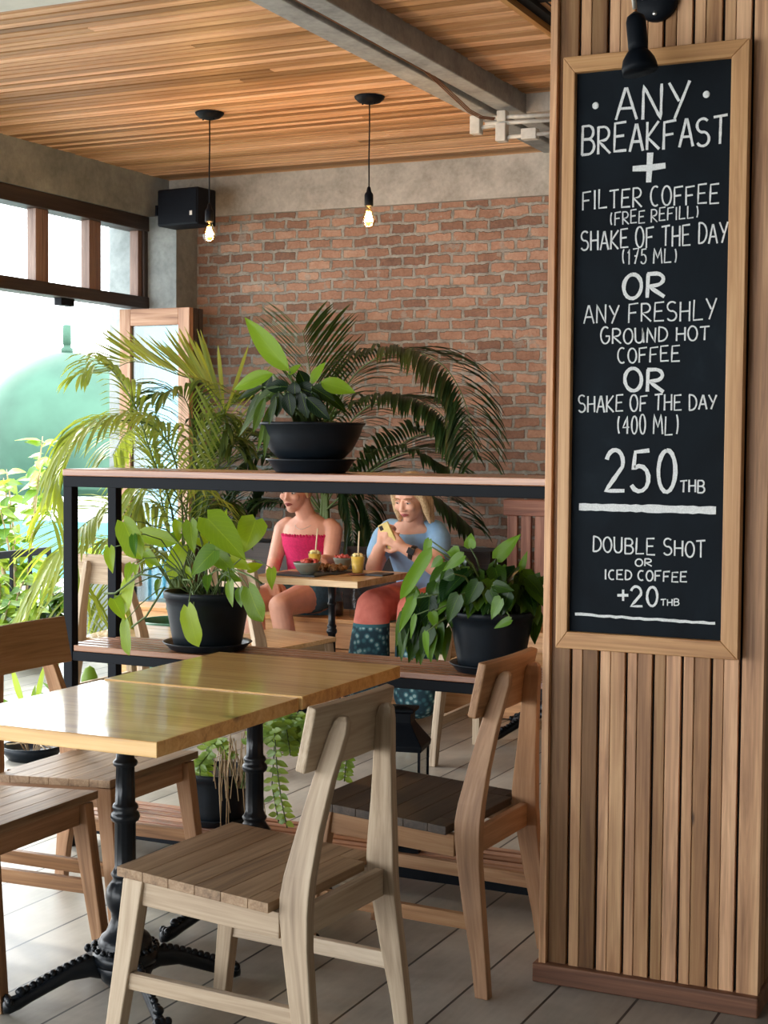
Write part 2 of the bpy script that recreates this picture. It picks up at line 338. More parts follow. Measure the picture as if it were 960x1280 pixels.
# ------------------------------------------------------------------ mesh builder
class MB:
    def __init__(s): s.v=[]; s.f=[]; s.g=[]; s.t=[]; s.sm=[]
    def add(s, vs, fs, gs=None, tone=0.5, smooth=False):
        o = len(s.v)
        s.v += [tuple(x) for x in vs]
        s.g += [tuple(x) for x in (gs if gs else vs)]
        s.t += list(tone) if isinstance(tone,(list,tuple)) else [tone]*len(vs)
        for f in fs: s.f.append(tuple(i+o for i in f)); s.sm.append(smooth)
    def hexa(s, p, tone=None, axis=0, dims=None):
        # p: 8 corners, bottom 0-3 (ccw), top 4-7; axis gives the grain direction 0: p0->p1, 1: p0->p3, 2: p0->p4
        p = [V(x) for x in p]
        a, b, c = (p[1]-p[0]).length, (p[3]-p[0]).length, (p[4]-p[0]).length
        L = [(0,0,0),(a,0,0),(a,b,0),(0,b,0),(0,0,c),(a,0,c),(a,b,c),(0,b,c)]
        r = (random.random()*9, random.random()*9, random.random()*9)
        g = []
        for q in L:
            q = (q[axis], q[(axis+1)%3], q[(axis+2)%3]); g.append((q[0]+r[0], q[1]+r[1], q[2]+r[2]))
        s.add(p, ((3,2,1,0),(4,5,6,7),(0,1,5,4),(1,2,6,5),(2,3,7,6),(3,0,4,7)), g, random.random() if tone is None else tone)
    def box(s, lo, hi, tone=None, axis=None):
        x0,y0,z0 = lo; x1,y1,z1 = hi
        d = (x1-x0, y1-y0, z1-z0)
        if axis is None: axis = d.index(max(d))
        s.hexa([(x0,y0,z0),(x1,y0,z0),(x1,y1,z0),(x0,y1,z0),(x0,y0,z1),(x1,y0,z1),(x1,y1,z1),(x0,y1,z1)], tone, axis)
    def bar(s, p0, p1, w, h, side=(0,1,0), w1=None, h1=None, tone=None):
        # box along p0->p1; w across 'side', h across the third direction
        p0, p1 = V(p0), V(p1); d = (p1-p0).normalized(); sd = V(side); sd = (sd - d*sd.dot(d)).normalized(); up = d.cross(sd)
        w1 = w if w1 is None else w1; h1 = h if h1 is None else h1
        def q(p, a, b): return [p - sd*a/2 - up*b/2, p + sd*a/2 - up*b/2, p + sd*a/2 + up*b/2, p - sd*a/2 + up*b/2]
        s.hexa(q(p0,w,h)+q(p1,w1,h1), tone, 2)
    def loft(s, secs, tone=None, closed=True, smooth=False, axis_len=True):
        # secs: list of rings with equal counts; grain along the loft
        n = len(secs[0]); vs=[]; gs=[]; r = (random.random()*9, random.random()*9, random.random()*9); dist = 0; prev=None
        for k, ring in enumerate(secs):
            ring = [V(x) for x in ring]; c = sum(ring, V())/n
            if prev is not None: dist += (c-prev).length
            prev = c
            for i, x in enumerate(ring):
                vs.append(x)
                a = 2*PI*i/n; rad = (x-c).length
                gs.append((dist+r[0], math.cos(a)*rad+r[1], math.sin(a)*rad+r[2]))
        fs=[]
        for k in range(len(secs)-1):
            for i in range(n):
                j=(i+1)%n; fs.append((k*n+i,k*n+j,(k+1)*n+j,(k+1)*n+i))
        if closed:
            fs.append(tuple(reversed(range(n)))); fs.append(tuple((len(secs)-1)*n+i for i in range(n)))
        s.add(vs, fs, gs, random.random() if tone is None else tone, smooth)
    def tube(s, pts, rad, n=8, tone=0.5, closed=True):
        pts = [V(p) for p in pts]
        if not isinstance(rad,(list,tuple)): rad = [rad]*len(pts)
        secs=[]; up=None
        for i,p in enumerate(pts):
            t = (pts[min(i+1,len(pts)-1)]-pts[max(i-1,0)])
            t = t.normalized() if t.length>1e-9 else V((0,0,1))
            if up is None: up = t.orthogonal().normalized()
            up = (up - t*up.dot(t)); up = up.normalized() if up.length>1e-6 else t.orthogonal().normalized()
            sd = t.cross(up)
            secs.append([p + (up*math.cos(2*PI*k/n)+sd*math.sin(2*PI*k/n))*rad[i] for k in range(n)])
        s.loft(secs, tone, closed, True)
    def lathe(s, prof, n=32, origin=(0,0,0), tone=0.5, smooth=True, flute=None):
        o = V(origin); secs=[]
        for r,z in prof:
            secs.append([o+V((max(r,1e-4)*math.cos(2*PI*k/n), max(r,1e-4)*math.sin(2*PI*k/n), z)) for k in range(n)])
        s.loft(secs, tone, True, smooth)
    def sphere(s, c, rad, rot=None, nu=16, nv=10, tone=0.5):
        c = V(c); rad = V(rad) if isinstance(rad,(tuple,list,Vector)) else V((rad,rad,rad))
        vs=[]
        for j in range(1,nv):
            th=PI*j/nv
            for i in range(nu):
                a=2*PI*i/nu
                vs.append(V((rad.x*math.sin(th)*math.cos(a), rad.y*math.sin(th)*math.sin(a), rad.z*math.cos(th))))
        vs += [V((0,0,rad.z)), V((0,0,-rad.z))]
        if rot is not None: vs=[rot@x for x in vs]
        vs=[c+x for x in vs]; fs=[]
        for j in range(nv-2):
            for i in range(nu):
                k=(i+1)%nu; fs.append((j*nu+i,(j+1)*nu+i,(j+1)*nu+k,j*nu+k))
        T=len(vs)-2
        for i in range(nu):
            k=(i+1)%nu; fs.append((T,i,k)); fs.append((T+1,(nv-2)*nu+k,(nv-2)*nu+i))
        s.add(vs,fs,None,tone,True)
    def capsule(s, p0, r0, p1, r1, n=12):
        p0,p1=V(p0),V(p1); d=(p1-p0); L=d.length; d=d.normalized() if L>1e-9 else V((0,0,1))
        pts=[];rr=[]
        for a in (-80,-55,-30,0):
            pts.append(p0+d*r0*math.sin(math.radians(a))); rr.append(r0*math.cos(math.radians(a)))
        for a in (0,30,55,80):
            pts.append(p1+d*r1*math.sin(math.radians(a))); rr.append(r1*math.cos(math.radians(a)))
        s.tube(pts, rr, n)
    def chain(s, pts, rads, n=12):
        for i in range(len(pts)-1): s.capsule(pts[i],rads[i],pts[i+1],rads[i+1],n)
    def build(s, name, mat, parent=None, bevel=0.0, loc=None, seg=2):
        me = bpy.data.meshes.new(name)
        me.from_pydata(s.v, [], s.f); 
        a = me.attributes.new('gco','FLOAT_VECTOR','POINT'); a.data.foreach_set('vector',[c for g in s.g for c in g])
        a = me.attributes.new('tone','FLOAT','POINT'); a.data.foreach_set('value', s.t)
        me.polygons.foreach_set('use_smooth', s.sm)
        me.materials.append(mat); me.update()
        o = bpy.data.objects.new(name, me); COL.objects.link(o)
        if parent is not None: o.parent = parent
        if loc is not None: o.location = loc
        if bevel:
            b = o.modifiers.new('edge','BEVEL'); b.width = bevel; b.segments = seg; b.limit_method='ANGLE'; b.angle_limit=math.radians(40)
        return o
def tag(o, label=None, cat=None, group=None, kind=None):
    if label: o['label']=label
    if cat: o['category']=cat
    if group: o['group']=group
    if kind: o['kind']=kind
    return o
def thing(name, label, cat, loc=(0,0,0), rotz=0.0, group=None):
    o = bpy.data.objects.new(name, None); COL.objects.link(o); o.location=loc; o.rotation_euler=(0,0,rotz); o.empty_display_size=0.1
    return tag(o,label,cat,group)
def structure(o, label=None): o['kind']='structure'; 
def struct(mb, name, mat, bevel=0.0, label=None):
    o = mb.build(name, mat, None, bevel); o['kind']='structure'
    if label: o['label']=label; o['category']=name.split('_')[0]
    return o
def dup(root, loc, rotz, label, group=None):
    r = root.copy(); COL.objects.link(r); r.location=loc; r.rotation_euler=(0,0,rotz); r['label']=label
    if group: r['group']=group
    for ch in list(root.children):
        c = ch.copy(); COL.objects.link(c); c.parent=r
        for g in list(ch.children):
            d = g.copy(); COL.objects.link(d); d.parent=c
    return r
def rect(c, w, h, ux, uy):
    c=V(c);ux=V(ux);uy=V(uy)
    return [c-ux*w/2-uy*h/2, c+ux*w/2-uy*h/2, c+ux*w/2+uy*h/2, c-ux*w/2+uy*h/2]

# ------------------------------------------------------------------ the setting
YB, XL, ZC, ZC2 = 7.93, -5.2, 2.955, 3.04     # brick wall, left wall, slat ceilings
m = MB(); m.box((-5.4,-3.2,-0.12),(3.2,8.1,0)); 
struct(m,'floor',M_FLOOR,label='grey board floor with dark joints running away from the viewer')
m = MB(); m.box((-9.4,-3.2,-0.14),(-5.4,14.0,-0.02))
struct(m,'floor_terrace',M_FLOOR,label='pale terrace floor outside the open left side')
m = MB(); m.box((-5.6,YB,-0.1),(3.2,YB+0.25,2.725))
struct(m,'wall_back',M_BRICK,label='old red brick wall with thick grey mortar at the back')
m = MB(); m.box((-5.6,YB-0.035,2.725),(3.2,YB+0.25,3.3))
struct(m,'wall_back_concrete',M_CONCW,label='pale mottled concrete band above the brick wall')
m = MB(); m.box((XL-0.28,-3.2,2.712),(XL,YB,3.3))
struct(m,'wall_left_beam',M_CONC,label='grey concrete beam above the left windows')
m = MB(); m.box((XL-0.2,-3.2,2.235),(XL-0.02,4.79,2.712))  # unseen infill added to keep light off the pillar top
struct(m,'wall_left_added',M_CONC,label='unseen concrete infill, added to shade the pillar top, above the left opening, nearer the viewer than the windows')
m = MB(); m.box((XL-0.3,7.70,0),(-5.02,YB+0.02,2.712))
struct(m,'wall_left_pier',M_CONC,label='grey concrete pier in the far left corner')
m = MB(); m.box((3.0,-3.2,0),(3.2,YB,3.3))
struct(m,'wall_right',M_CONCW,label='concrete wall on the right side, out of the picture')
m = MB(); m.box((-1.8,-3.2,0),(3.0,-3.0,3.3)); m.box((-5.4,-3.2,2.2),(-1.8,-3.0,3.3))  # unseen wall; opening width and height set by the light let in
struct(m,'wall_front',M_CONCW,label='concrete wall behind the viewer, unseen, its opening shaped for the light')

# slat ceilings
m = MB(); y = 4.52
while y < YB-0.03:
    w = random.choice((0.034,0.040,0.046))
    x = XL
    while x < -2.80:
        tone_ = random.choice((0.0,0.25,0.45,0.6,0.75,0.9,1.0))
        x2 = min(-2.80, x + random.uniform(1.6,3.2))
        if -2.80 - x2 < 0.4: x2 = -2.80
        dz = random.uniform(0,0.003)
        m.box((x,y,ZC+dz),(x2-0.0015,y+w,ZC+0.02), tone_, 0); x = x2
    y += w + 0.0125
struct(m,'ceiling',M_CEIL,label='ceiling of narrow warm timber slats over the back bay')
m = MB(); m.box((-5.4,4.5,ZC+0.021),(-2.62,YB,ZC+0.06)); m.box((-2.6,-3.2,ZC2+0.024),(3.2,YB,ZC2+0.3)); m.box((-5.4,-3.2,ZC+0.0),(-2.81,3.9,ZC+0.3))  # near-black boards give the slat gaps their shade by colour
struct(m,'ceiling_backing',M_DARKLINE,label='dark boards standing in for the shade above the ceiling slats')
m = MB(); y = 2.5
while y < 6.90:
    w = random.choice((0.05,0.058,0.066))
    m.box((-2.545,y,ZC2+random.uniform(0,0.006)),(-2.05,y+w,ZC2+0.022), random.random(), 0)
    y += w + 0.016
struct(m,'ceiling_side',M_CEIL,label='raised bay of wider timber ceiling slats right of the concrete beam')
m = MB(); m.box((-2.80,3.2,ZC-0.004),(-2.685,YB,ZC+0.2)); m.box((-2.645,3.2,ZC-0.004),(-2.545,YB,ZC+0.2)); m.box((-2.70,3.2,ZC+0.02),(-2.63,YB,ZC+0.2))
struct(m,'trim_beam',M_CONCB,0.006,'grey concrete ceiling beam with a dark cable groove')
m = MB(); m.box((-2.545,6.92,ZC),(-1.2,7.12,ZC+0.25)); m.box((-2.545,7.12,ZC+0.05),(-1.2,YB,ZC+0.25))
struct(m,'trim_crossbeam',M_CONCW,0.004,'pale concrete cross beam beside the pillar top')
m = MB(); m.box((-5.2,3.9,ZC-0.006),(-2.80,4.515,ZC+0.2))
struct(m,'trim_soffit',M_PALE,label='pale soffit strip at the near edge of the slat ceiling')
m = MB(); m.box((-2.07,2.5,ZC2-0.022),(-2.045,6.92,ZC2+0.03)); 
struct(m,'trim_ceiling_edge',M_BENCH,label='thin timber edging of the raised ceiling bay')
m = MB(); m.box((-2.045,2.5,ZC2+0.004),(-2.0,6.92,ZC2+0.03))  # shade of the recess put in as a solid dark strip
struct(m,'trim_ceiling_gap',M_DARKLINE,label='dark strip standing in for the shade of a recess beside the timber ceiling edging')
m = MB(); 
for i in range(14):
    a = V((-2.0+i*0.055, 6.9, ZC2-0.01)); b = a + V((-0.0,-3.6,0.12))
    m.bar(a,b,0.045,0.02,(1,0,0),tone=random.uniform(0.4,1))
struct(m,'ceiling_far_side',M_CEIL,label='lighter timber ceiling boards beside the pillar top')

# timber clad pillar
PYF = 3.70
gx = [atY(p,835,PYF).x for p in (713.5,748.5,782.7,816.5,852.7,889.4,925.5)]
xl, xr = -1.292, -0.732
m = MB(); m.box((xl+0.01,PYF+0.014,0),(xr-0.01,4.18,3.3),0.0,2); 
core = struct(m,'pillar_core',M_DARKLINE,label='dark core behind the pillar battens')
m = MB()
tones = [(0.75,0.7),(0.62,0.05),(0.85,0.62),(0.8,0.55),(0.30,0.9),(0.72,0.42),(0.55,0.95),(0.78,0.12),(0.45,0.4)]
edges = [xl] + gx + [xr]
for i in range(len(edges)-1):
    a, b = edges[i]+(0.004 if i else 0), edges[i+1]-(0.004 if i < len(edges)-2 else 0)
    t1, t2 = tones[i]
    if i == 0:
        m.box((a,PYF-0.012,0),(a+0.0185,4.16,3.2),t1,2); m.box((a+0.0195,PYF+0.004,0),(b,PYF+0.03,3.2),0.08,2)
    elif i == len(edges)-2:
        m.box((a,PYF,0),(b,PYF+0.03,3.2),t1,2)
    else:
        s = a + (b-a)*(0.40 if i%2 else 0.42)
        m.box((a,PYF,0),(s-0.0005,PYF+0.03,3.2),t1,2); m.box((s+0.0005,PYF+random.uniform(0.001,0.004),0),(b,PYF+0.03,3.2),t2,2)
y = PYF+0.035
while y < 4.12:
    m.box((xr-0.02,y,0),(xr-0.004,y+0.062,3.2),random.random()*0.5,2); y += 0.07  # lower tones paint the shade on the side turned from the light
struct(m,'pillar',M_PILLAR,0.0015,'pillar clad in mixed vertical timber battens, chalkboard on its front')
m = MB(); m.box((-1.306,PYF-0.022,0),(-0.727,4.2,0.05),0.5,0)
struct(m,'baseboard_pillar',M_BASE,0.004,'dark timber plinth around the pillar foot')

# left windows over the opening
def window(n, y0, y1):
    X0, X1 = XL-0.10, XL-0.04
    m = MB(); z0, z1 = 2.235, 2.625
    m.box((X0,y0,z0),(X1,y0+0.055,z1),None,2); m.box((X0,y1-0.055,z0),(X1,y1,z1),None,2)
    o = struct(m,'window_%d'%n,M_WINW,0.003,['high clear window pane nearest the concrete pier','second high window pane from the concrete pier','third high window pane from the concrete pier, cut by the frame edge','fourth high window pane from the pier','fifth high window pane from the pier','sixth high window pane from the pier'][n-1])
    m = MB(); m.box((X0+0.026,y0+0.05,z0),(X0+0.030,y1-0.05,z1)); m.build('glass_pane',G_CLEAR,o)
y1 = 7.68
for n in range(6):
    window(n+1, y1-0.4785, y1); y1 -= 0.4795
    if n == 0: y1 -= 0.0
m = MB(); m.box((XL-0.13,4.8,2.625),(XL-0.01,7.70,2.711),0.1,1); m.box((XL-0.13,1.0,2.165),(XL-0.01,7.70,2.234),0.1,1); m.box((XL-0.12,7.66,0),(XL-0.02,7.70,2.7),0.1,2)
struct(m,'trim_window_rails',M_DARKW,0.004,'dark window head, transom rail and jamb of the left opening')
m = MB(); 
for y in (6.9,5.3,3.7): m.box((XL-0.10,y,2.125),(XL-0.05,y+0.12,2.17),0.3,1)
struct(m,'trim_door_track',M_BLACK,0.002,'black folding door track under the transom rail')

# folded door leaves
def door_leaf(n, y0, first):
    x0, x1, z0, z1 = -5.145, -4.672, 0.02, 2.128
    m = MB(); w = 0.075; y1 = y0+0.042
    m.box((x0,y0,z0),(x0+w,y1,z1),None,2); m.box((x1-w,y0,z0),(x1,y1,z1),None,2)
    m.box((x0+w,y0,z1-0.095),(x1-w,y1,z1),None,0); m.box((x0+w,y0,z0),(x1-w,y1,z0+0.16),None,0)
    o = struct(m,'door_%d'%n,M_DOORW if first else M_DARKW,0.003,['front folded glass door leaf with pale timber frame','second folded glass door leaf behind the front one','third folded glass door leaf next to the pier'][n-1])
    m = MB(); m.box((x0+w-0.005,y0+0.018,z0+0.15),(x1-w+0.005,y0+0.024,z1-0.09)); m.build('glass_pane',G_DOOR,o)
    m = MB(); m.tube([(x1+0.004,y0+0.02,0.98),(x1+0.02,y0+0.02,0.98),(x1+0.02,y0+0.02,1.10),(x1+0.004,y0+0.02,1.10)],0.005); m.build('handle',M_STEEL,o)
for i in range(3): door_leaf(i+1, 7.30+0.052*i, i==0)

# ------------------------------------------------------------------ chalkboard
BY = PYF-0.012           # back of the frame sits on the battens
c = thing('chalkboard','tall black chalk menu board in a light timber frame on the pillar','chalkboard',(-1.02,BY,0.875))
def rel(o, mb):          # builder in world coordinates to thing's own
    L = V(o.location)
    mb.v = [tuple(V(x)-L) for x in mb.v]; return mb
fx0,fx1,fz0,fz1 = -1.247,-0.787,0.875,2.350
ix0,ix1,iz0,iz1 = -1.2165,-0.829,0.918,2.310
F0,F1 = BY-0.032, BY
def mitre(p):            # p: four (x,z) outline points -> prism between F0 and F1
    mb = MB(); mb.hexa([(p[0][0],F0,p[0][1]),(p[1][0],F0,p[1][1]),(p[1][0],F1,p[1][1]),(p[0][0],F1,p[0][1]),
                        (p[3][0],F0,p[3][1]),(p[2][0],F0,p[2][1]),(p[2][0],F1,p[2][1]),(p[3][0],F1,p[3][1])],random.uniform(0.4,0.7),0 if abs(p[1][0]-p[0][0])>0.2 else 2)
    return rel(c,mb)
mitre([(fx0,fz0),(fx1,fz0),(ix1,iz0),(ix0,iz0)]).build('frame_rail',M_FRAME,c,0.002)
mitre([(ix0,iz1),(ix1,iz1),(fx1,fz1),(fx0,fz1)]).build('frame_rail',M_FRAME,c,0.002)
mitre([(fx0,fz0),(ix0,iz0),(ix0,iz1),(fx0,fz1)]).build('frame_stile',M_FRAME,c,0.002)
mitre([(ix1,iz0),(fx1,fz0),(fx1,fz1),(ix1,iz1)]).build('frame_stile',M_FRAME,c,0.002)
mb = MB(); mb.box((ix0-0.005,BY-0.014,iz0-0.005),(ix1+0.005,BY-0.002,iz1+0.005)); rel(c,mb).build('board_panel',M_BOARD,c)
def arc(cx,cy,rx,ry,a0,a1,n=10): return [(cx+rx*math.cos(math.radians(a0+(a1-a0)*i/n)), cy+ry*math.sin(math.radians(a0+(a1-a0)*i/n))) for i in range(n+1)]
GL = {
'A':[[(0,0),(.48,1),(.55,1),(1,0)],[(.2,.36),(.84,.36)]],
'B':[[(.05,0),(.08,1)],[(.05,.98)]+arc(.5,.76,.4,.23,80,-80,8)+[(.12,.53)],[(.12,.53)]+arc(.5,.27,.48,.26,80,-85,8)+[(.03,.01)]],
'C':[arc(.56,.5,.5,.5,60,300,14)],
'D':[[(.08,0),(.1,1)],[(.05,1)]+arc(.3,.5,.68,.48,80,-80,10)+[(.05,.01)]],
'E':[[(.95,1),(.1,.97),(.06,.02),(.98,.03)],[(.1,.52),(.8,.54)]],
'F':[[(.98,1),(.1,.95),(.06,0)],[(.1,.5),(.78,.53)]],
'G':[arc(.52,.5,.5,.5,55,330,14)+[(.95,.45),(.55,.45)]],
'H':[[(.08,1),(.05,0)],[(.95,1),(.92,0)],[(.06,.5),(.94,.52)]],
'I':[[(.5,1),(.48,0)]],
'K':[[(.1,1),(.06,0)],[(.95,1),(.1,.45),(.98,0)]],
'L':[[(.12,1),(.06,.02),(.95,.05)]],
'M':[[(.02,0),(.12,1),(.5,.35),(.88,1),(.98,0)]],
'N':[[(.05,0),(.1,1),(.9,0),(.95,1)]],
'O':[arc(.5,.5,.48,.5,95,455,18)],
'R':[[(.06,0),(.08,1)],[(.04,.98)]+arc(.45,.74,.45,.25,80,-85,8)+[(.1,.48),(.98,0)]],
'S':[arc(.52,.75,.44,.25,40,255,10)+arc(.48,.26,.46,.26,75,-150,10)],
'T':[[(0,.95),(1,1)],[(.52,.98),(.48,0)]],
'U':[[(.05,1),(.06,.3)]+arc(.48,.28,.42,.28,180,350,8)+[(.92,1)]],
'u':[[(.05,1),(.06,.3)]+arc(.45,.28,.39,.28,180,350,8)+[(.88,1),(.95,0)]],
'Y':[[(.02,1),(.5,.48)],[(.98,1),(.3,0)]],
'(':[arc(1.15,.5,1.0,.60,130,230,8)],
')':[arc(-.15,.5,1.0,.60,50,-50,8)],
'0':[arc(.5,.5,.42,.5,95,455,18)],
'1':[[(.2,.75),(.6,1),(.5,0)]],
'2':[arc(.48,.7,.42,.3,165,-20,9)+[(.05,.03),(1,.03)]],
'4':[[(.7,0),(.75,1),(.02,.35),(1,.38)]],
'5':[[(.95,1),(.25,.97),(.15,.55)]+arc(.45,.32,.46,.31,120,-150,10)],
'7':[[(.05,.95),(.98,1),(.35,0)],[(.3,.5),(.8,.52)]],
'+':[[(0,.5),(1,.5)],[(.5,0),(.5,1)]],
}
WID = {'I':.3,'(':.42,')':.42,'1':.5,'M':1.15,' ':.42}
PB = BY-0.0142
LAYER=[0]
def ribbon(mb, pts, w):
    LAYER[0]=(LAYER[0]+1)%7
    pts = [V(p)-V((0,.00012*LAYER[0],0)) for p in pts]; n=len(pts); L=[];R=[]
    for i,p in enumerate(pts):
        t = pts[min(i+1,n-1)]-pts[max(i-1,0)]; t.normalize()
        nn = V((-t.z,0,t.x)); ww = w*random.uniform(0.82,1.12)
        L.append(p+nn*ww/2); R.append(p-nn*ww/2)
    k = 0.0012; o=[]
    vs=[]
    for a,b in zip(L,R): vs += [a, b, a+V((0,-k,0)), b+V((0,-k,0))]
    fs=[]
    for i in range(n-1):
        j=i*4; q=j+4
        fs += [(j+2,j+3,q+3,q+2),(j,j+2,q+2,q),(j+3,j+1,q+1,q+3)]
    fs += [(0,1,3,2),((n-1)*4,(n-1)*4+2,(n-1)*4+3,(n-1)*4+1)]
    mb.add(vs,fs)
def chalk_line(text, x0,x1,tl,bl,tr,br, wpx, double=False):
    mb = MB(); TL,BL,TR,BR = atY(x0,tl,PB),atY(x0,bl,PB),atY(x1,tr,PB),atY(x1,br,PB)
    wid = [WID.get(ch,.8 if ch.isdigit() else 1.0) for ch in text]; gap=.24
    tot = sum(wid)+gap*(len(text)-1); pos=0
    for ch,wd in zip(text,wid):
        if ch!=' ':
            dy = random.uniform(-.02,.05); sc = random.uniform(.88,.98); sl = random.uniform(-.03,.05)
            for st in GL[ch]:
                pts=[]
                for px,py in st:
                    u=(pos+(px+sl*py)*wd)/tot; v=py*sc+dy
                    a=BL.lerp(BR,u); b=TL.lerp(TR,u); pts.append(a.lerp(b,v))
                # subdivide long straight strokes so the edge is a little uneven
                q=[pts[0]]
                for i in range(1,len(pts)):
                    d=(pts[i]-pts[i-1]).length; n=max(1,int(d/0.012))
                    for k in range(1,n+1): q.append(pts[i-1].lerp(pts[i],k/n))
                ribbon(mb,q,wpx*.76/505.0)
        pos+=wd+gap
    rel(c,mb).build('chalk_lettering',M_CHALK,c)
LINES = [('ANY',770,862,109,152,98,149,4.6),('BREAKFAST',727,909,157,195.5,143,180,4.2),('FILTER COFFEE',728,899,238,263,228,254,2.8),
('(FREE REFILL)',763,873,264,282,256,273,2.2),('SHAKE OF THE DAY',726,910,288,314,277,304,2.8),('(175 ML)',778,846,311,331,309,329,2.3),
('OR',779,831,344,375,341,372,6.2),('ANY FRESHLY',730,896,381,405,373,400,2.6),('GROuND HOT',751,887,409,431,407,425,2.7),('COFFEE',772,850,434,454,431,452,2.6),
('OR',781,830,459,489,458,490,6.0),('SHAKE OF THE DAY',723,896,494,516,492,512,2.7),('(400 ML)',772,848,519,543,517,544,2.6),
('250',756,846,563,617,560,617,7.0),('THB',850,881,600,615,599,616,2.7),('DOUBLE SHOT',741,882,669,690,675,697,2.7),('OR',794,815,697.5,707.5,698,708,2.3),
('ICED COFFEE',756,859,711,724,714,728,2.6),('20',788,823,732,758,732,758,4.2),('THB',826,849,749,757,748,757,1.9)]
for L in LINES: chalk_line(*L)
mb=MB(); ribbon(mb,[atY(791,211,PB),atY(811,210,PB),atY(832,207,PB)],7.5/505); ribbon(mb,[atY(813,191,PB),atY(811,228,PB)],7.5/505); rel(c,mb).build('chalk_plus_sign',M_CHALK,c)
mb=MB(); ribbon(mb,[atY(772,744,PB),atY(785.5,744,PB)],3.2/505); ribbon(mb,[atY(779,737,PB),atY(779,751,PB)],3.2/505); rel(c,mb).build('chalk_plus_sign',M_CHALK,c)
mb=MB(); ribbon(mb,[atY(724+171*i/24,633.5+4.5*i/24,PB) for i in range(25)],9.5/505); rel(c,mb).build('chalk_rule',M_CHALK,c)
mb=MB(); ribbon(mb,[atY(719+175*i/24,767.5+12*i/24+random.uniform(-.6,.6),PB) for i in range(25)],3.6/505); rel(c,mb).build('chalk_rule',M_CHALK,c)
for px,py in ((744.5,132),(883,118)):
    mb=MB(); mb.sphere(atY(px,py,PB),(0.0088,0.0016,0.0088),nu=10,nv=6); rel(c,mb).build('chalk_dot',M_CHALK,c)

# ------------------------------------------------------------------ gooseneck lamp over the board
t = thing('wall_lamp','black gooseneck wall lamp hanging over the chalkboard top','lamp',(-1.01,PYF-0.001,2.48))
pc = atY(822,1,PYF); pc.y = PYF
mb=MB()
secs=[]
for r,dy in ((0.0525,0.0),(0.053,-0.012),(0.046,-0.022),(0.02,-0.027),(0.001,-0.028)):
    secs.append([pc+V((r*math.cos(2*PI*k/28),dy,r*math.sin(2*PI*k/28))) for k in range(28)])
mb.loft(secs,0.5,True,True); rel(t,mb).build('wall_plate',M_BLACK,t)
for dx,dz in ((0,-0.036),(-0.006,-0.002)):
    mb=MB(); mb.sphere(pc+V((dx,-0.024,dz)),(0.006,0.004,0.006),nu=8,nv=6); rel(t,mb).build('screw',M_STEEL,t)
h0=atY(790,14,3.52); h1=atY(795,27,3.52); h2=atY(797.5,63,3.52); h3=atY(800.5,90,3.52)
mb=MB(); ax=(h3-h1).normalized(); top=h1-ax*0.02
mb.tube([pc+V((-0.03,-0.02,0.0)),pc+V((-0.04,-0.07,0.07)),h1+V((-0.012,0.01,0.19)),h1+V((-0.014,-0.005,0.12)),h1-ax*0.03],0.0055,10); rel(t,mb).build('gooseneck',M_STEEL,t)
mb=MB(); mb.tube([h1-ax*0.022,h1-ax*0.012,h1,h1+ax*0.05,h2],[0.006,0.020,0.0235,0.0235,0.0225],20); rel(t,mb).build('lamp_socket',M_BLACK,t)
mb=MB(); mb.tube([h2-ax*0.003,h2+ax*0.006,h2+ax*0.02,h2+ax*0.036,h3,h3-ax*0.004,h2+ax*0.03],[0.02,0.028,0.037,0.0415,0.042,0.036,0.03],28); rel(t,mb).build('lamp_shade',M_BLACK,t)

# ------------------------------------------------------------------ slatted plant rack
RY0, RY1, RX0, RX1 = 4.20, 4.49, -3.19, -0.98
rk = thing('plant_rack','long black steel plant rack with timber shelves, its right end behind the pillar','shelf',(RX0,RY0,0))
P = 0.036
for (x,y) in ((RX0,RY0),(RX0,RY1-P),(RX1-P,RY0),(RX1-P,RY1-P)):
    m=MB(); m.box((x,y,0),(x+P,y+P,1.265)); rel(rk,m).build('post',M_BLACK,rk,0.002)
def ring(z, h, name):
    m=MB()
    m.box((RX0+P,RY0+0.002,z-h),(RX1-P,RY0+0.03,z)); m.box((RX0+P,RY1-0.03,z-h),(RX1-P,RY1-0.002,z))
    m.box((RX0+0.003,RY0+P,z-h),(RX0+0.031,RY1-P,z)); m.box((RX1-0.031,RY0+P,z-h),(RX1-0.003,RY1-P,z))
    rel(rk,m).build(name,M_BLACK,rk,0.002)
m=MB(); z=1.265
m.box((RX0,RY0-0.001,z-0.036),(RX1,RY0+0.036,z)); m.box((RX0,RY1-0.036,z-0.036),(RX1,RY1,z)); m.box((RX0,RY0+0.036,z-0.036),(RX0+0.036,RY1-0.036,z))
rel(rk,m).build('top_rail',M_BLACK,rk,0.002)
m=MB()
for i in range(3): m.box((RX0,RY0-0.004+i*0.1,1.2655),(RX1,RY0-0.004+i*0.1+0.097,1.2895),[0.55,0.7,0.6][i],0)
rel(rk,m).build('top_shelf',M_RACK,rk,0.003)
def slats(z, n, nm, frame):
    m=MB(); w=(RY1-RY0)/n
    for i in range(n):
        m.box((RX0+P+0.004 if i in (0,n-1) else RX0+0.004,RY0+0.003+i*w,z-0.02),(RX1-P-0.004,RY0+i*w+w-0.012,z),None,0)
    rel(rk,m).build(nm,M_RACK,rk,0.002)
    ring(z-0.021,0.032,frame)
slats(0.692,6,'middle_shelf','middle_rail'); slats(0.108,6,'bottom_shelf','bottom_rail')

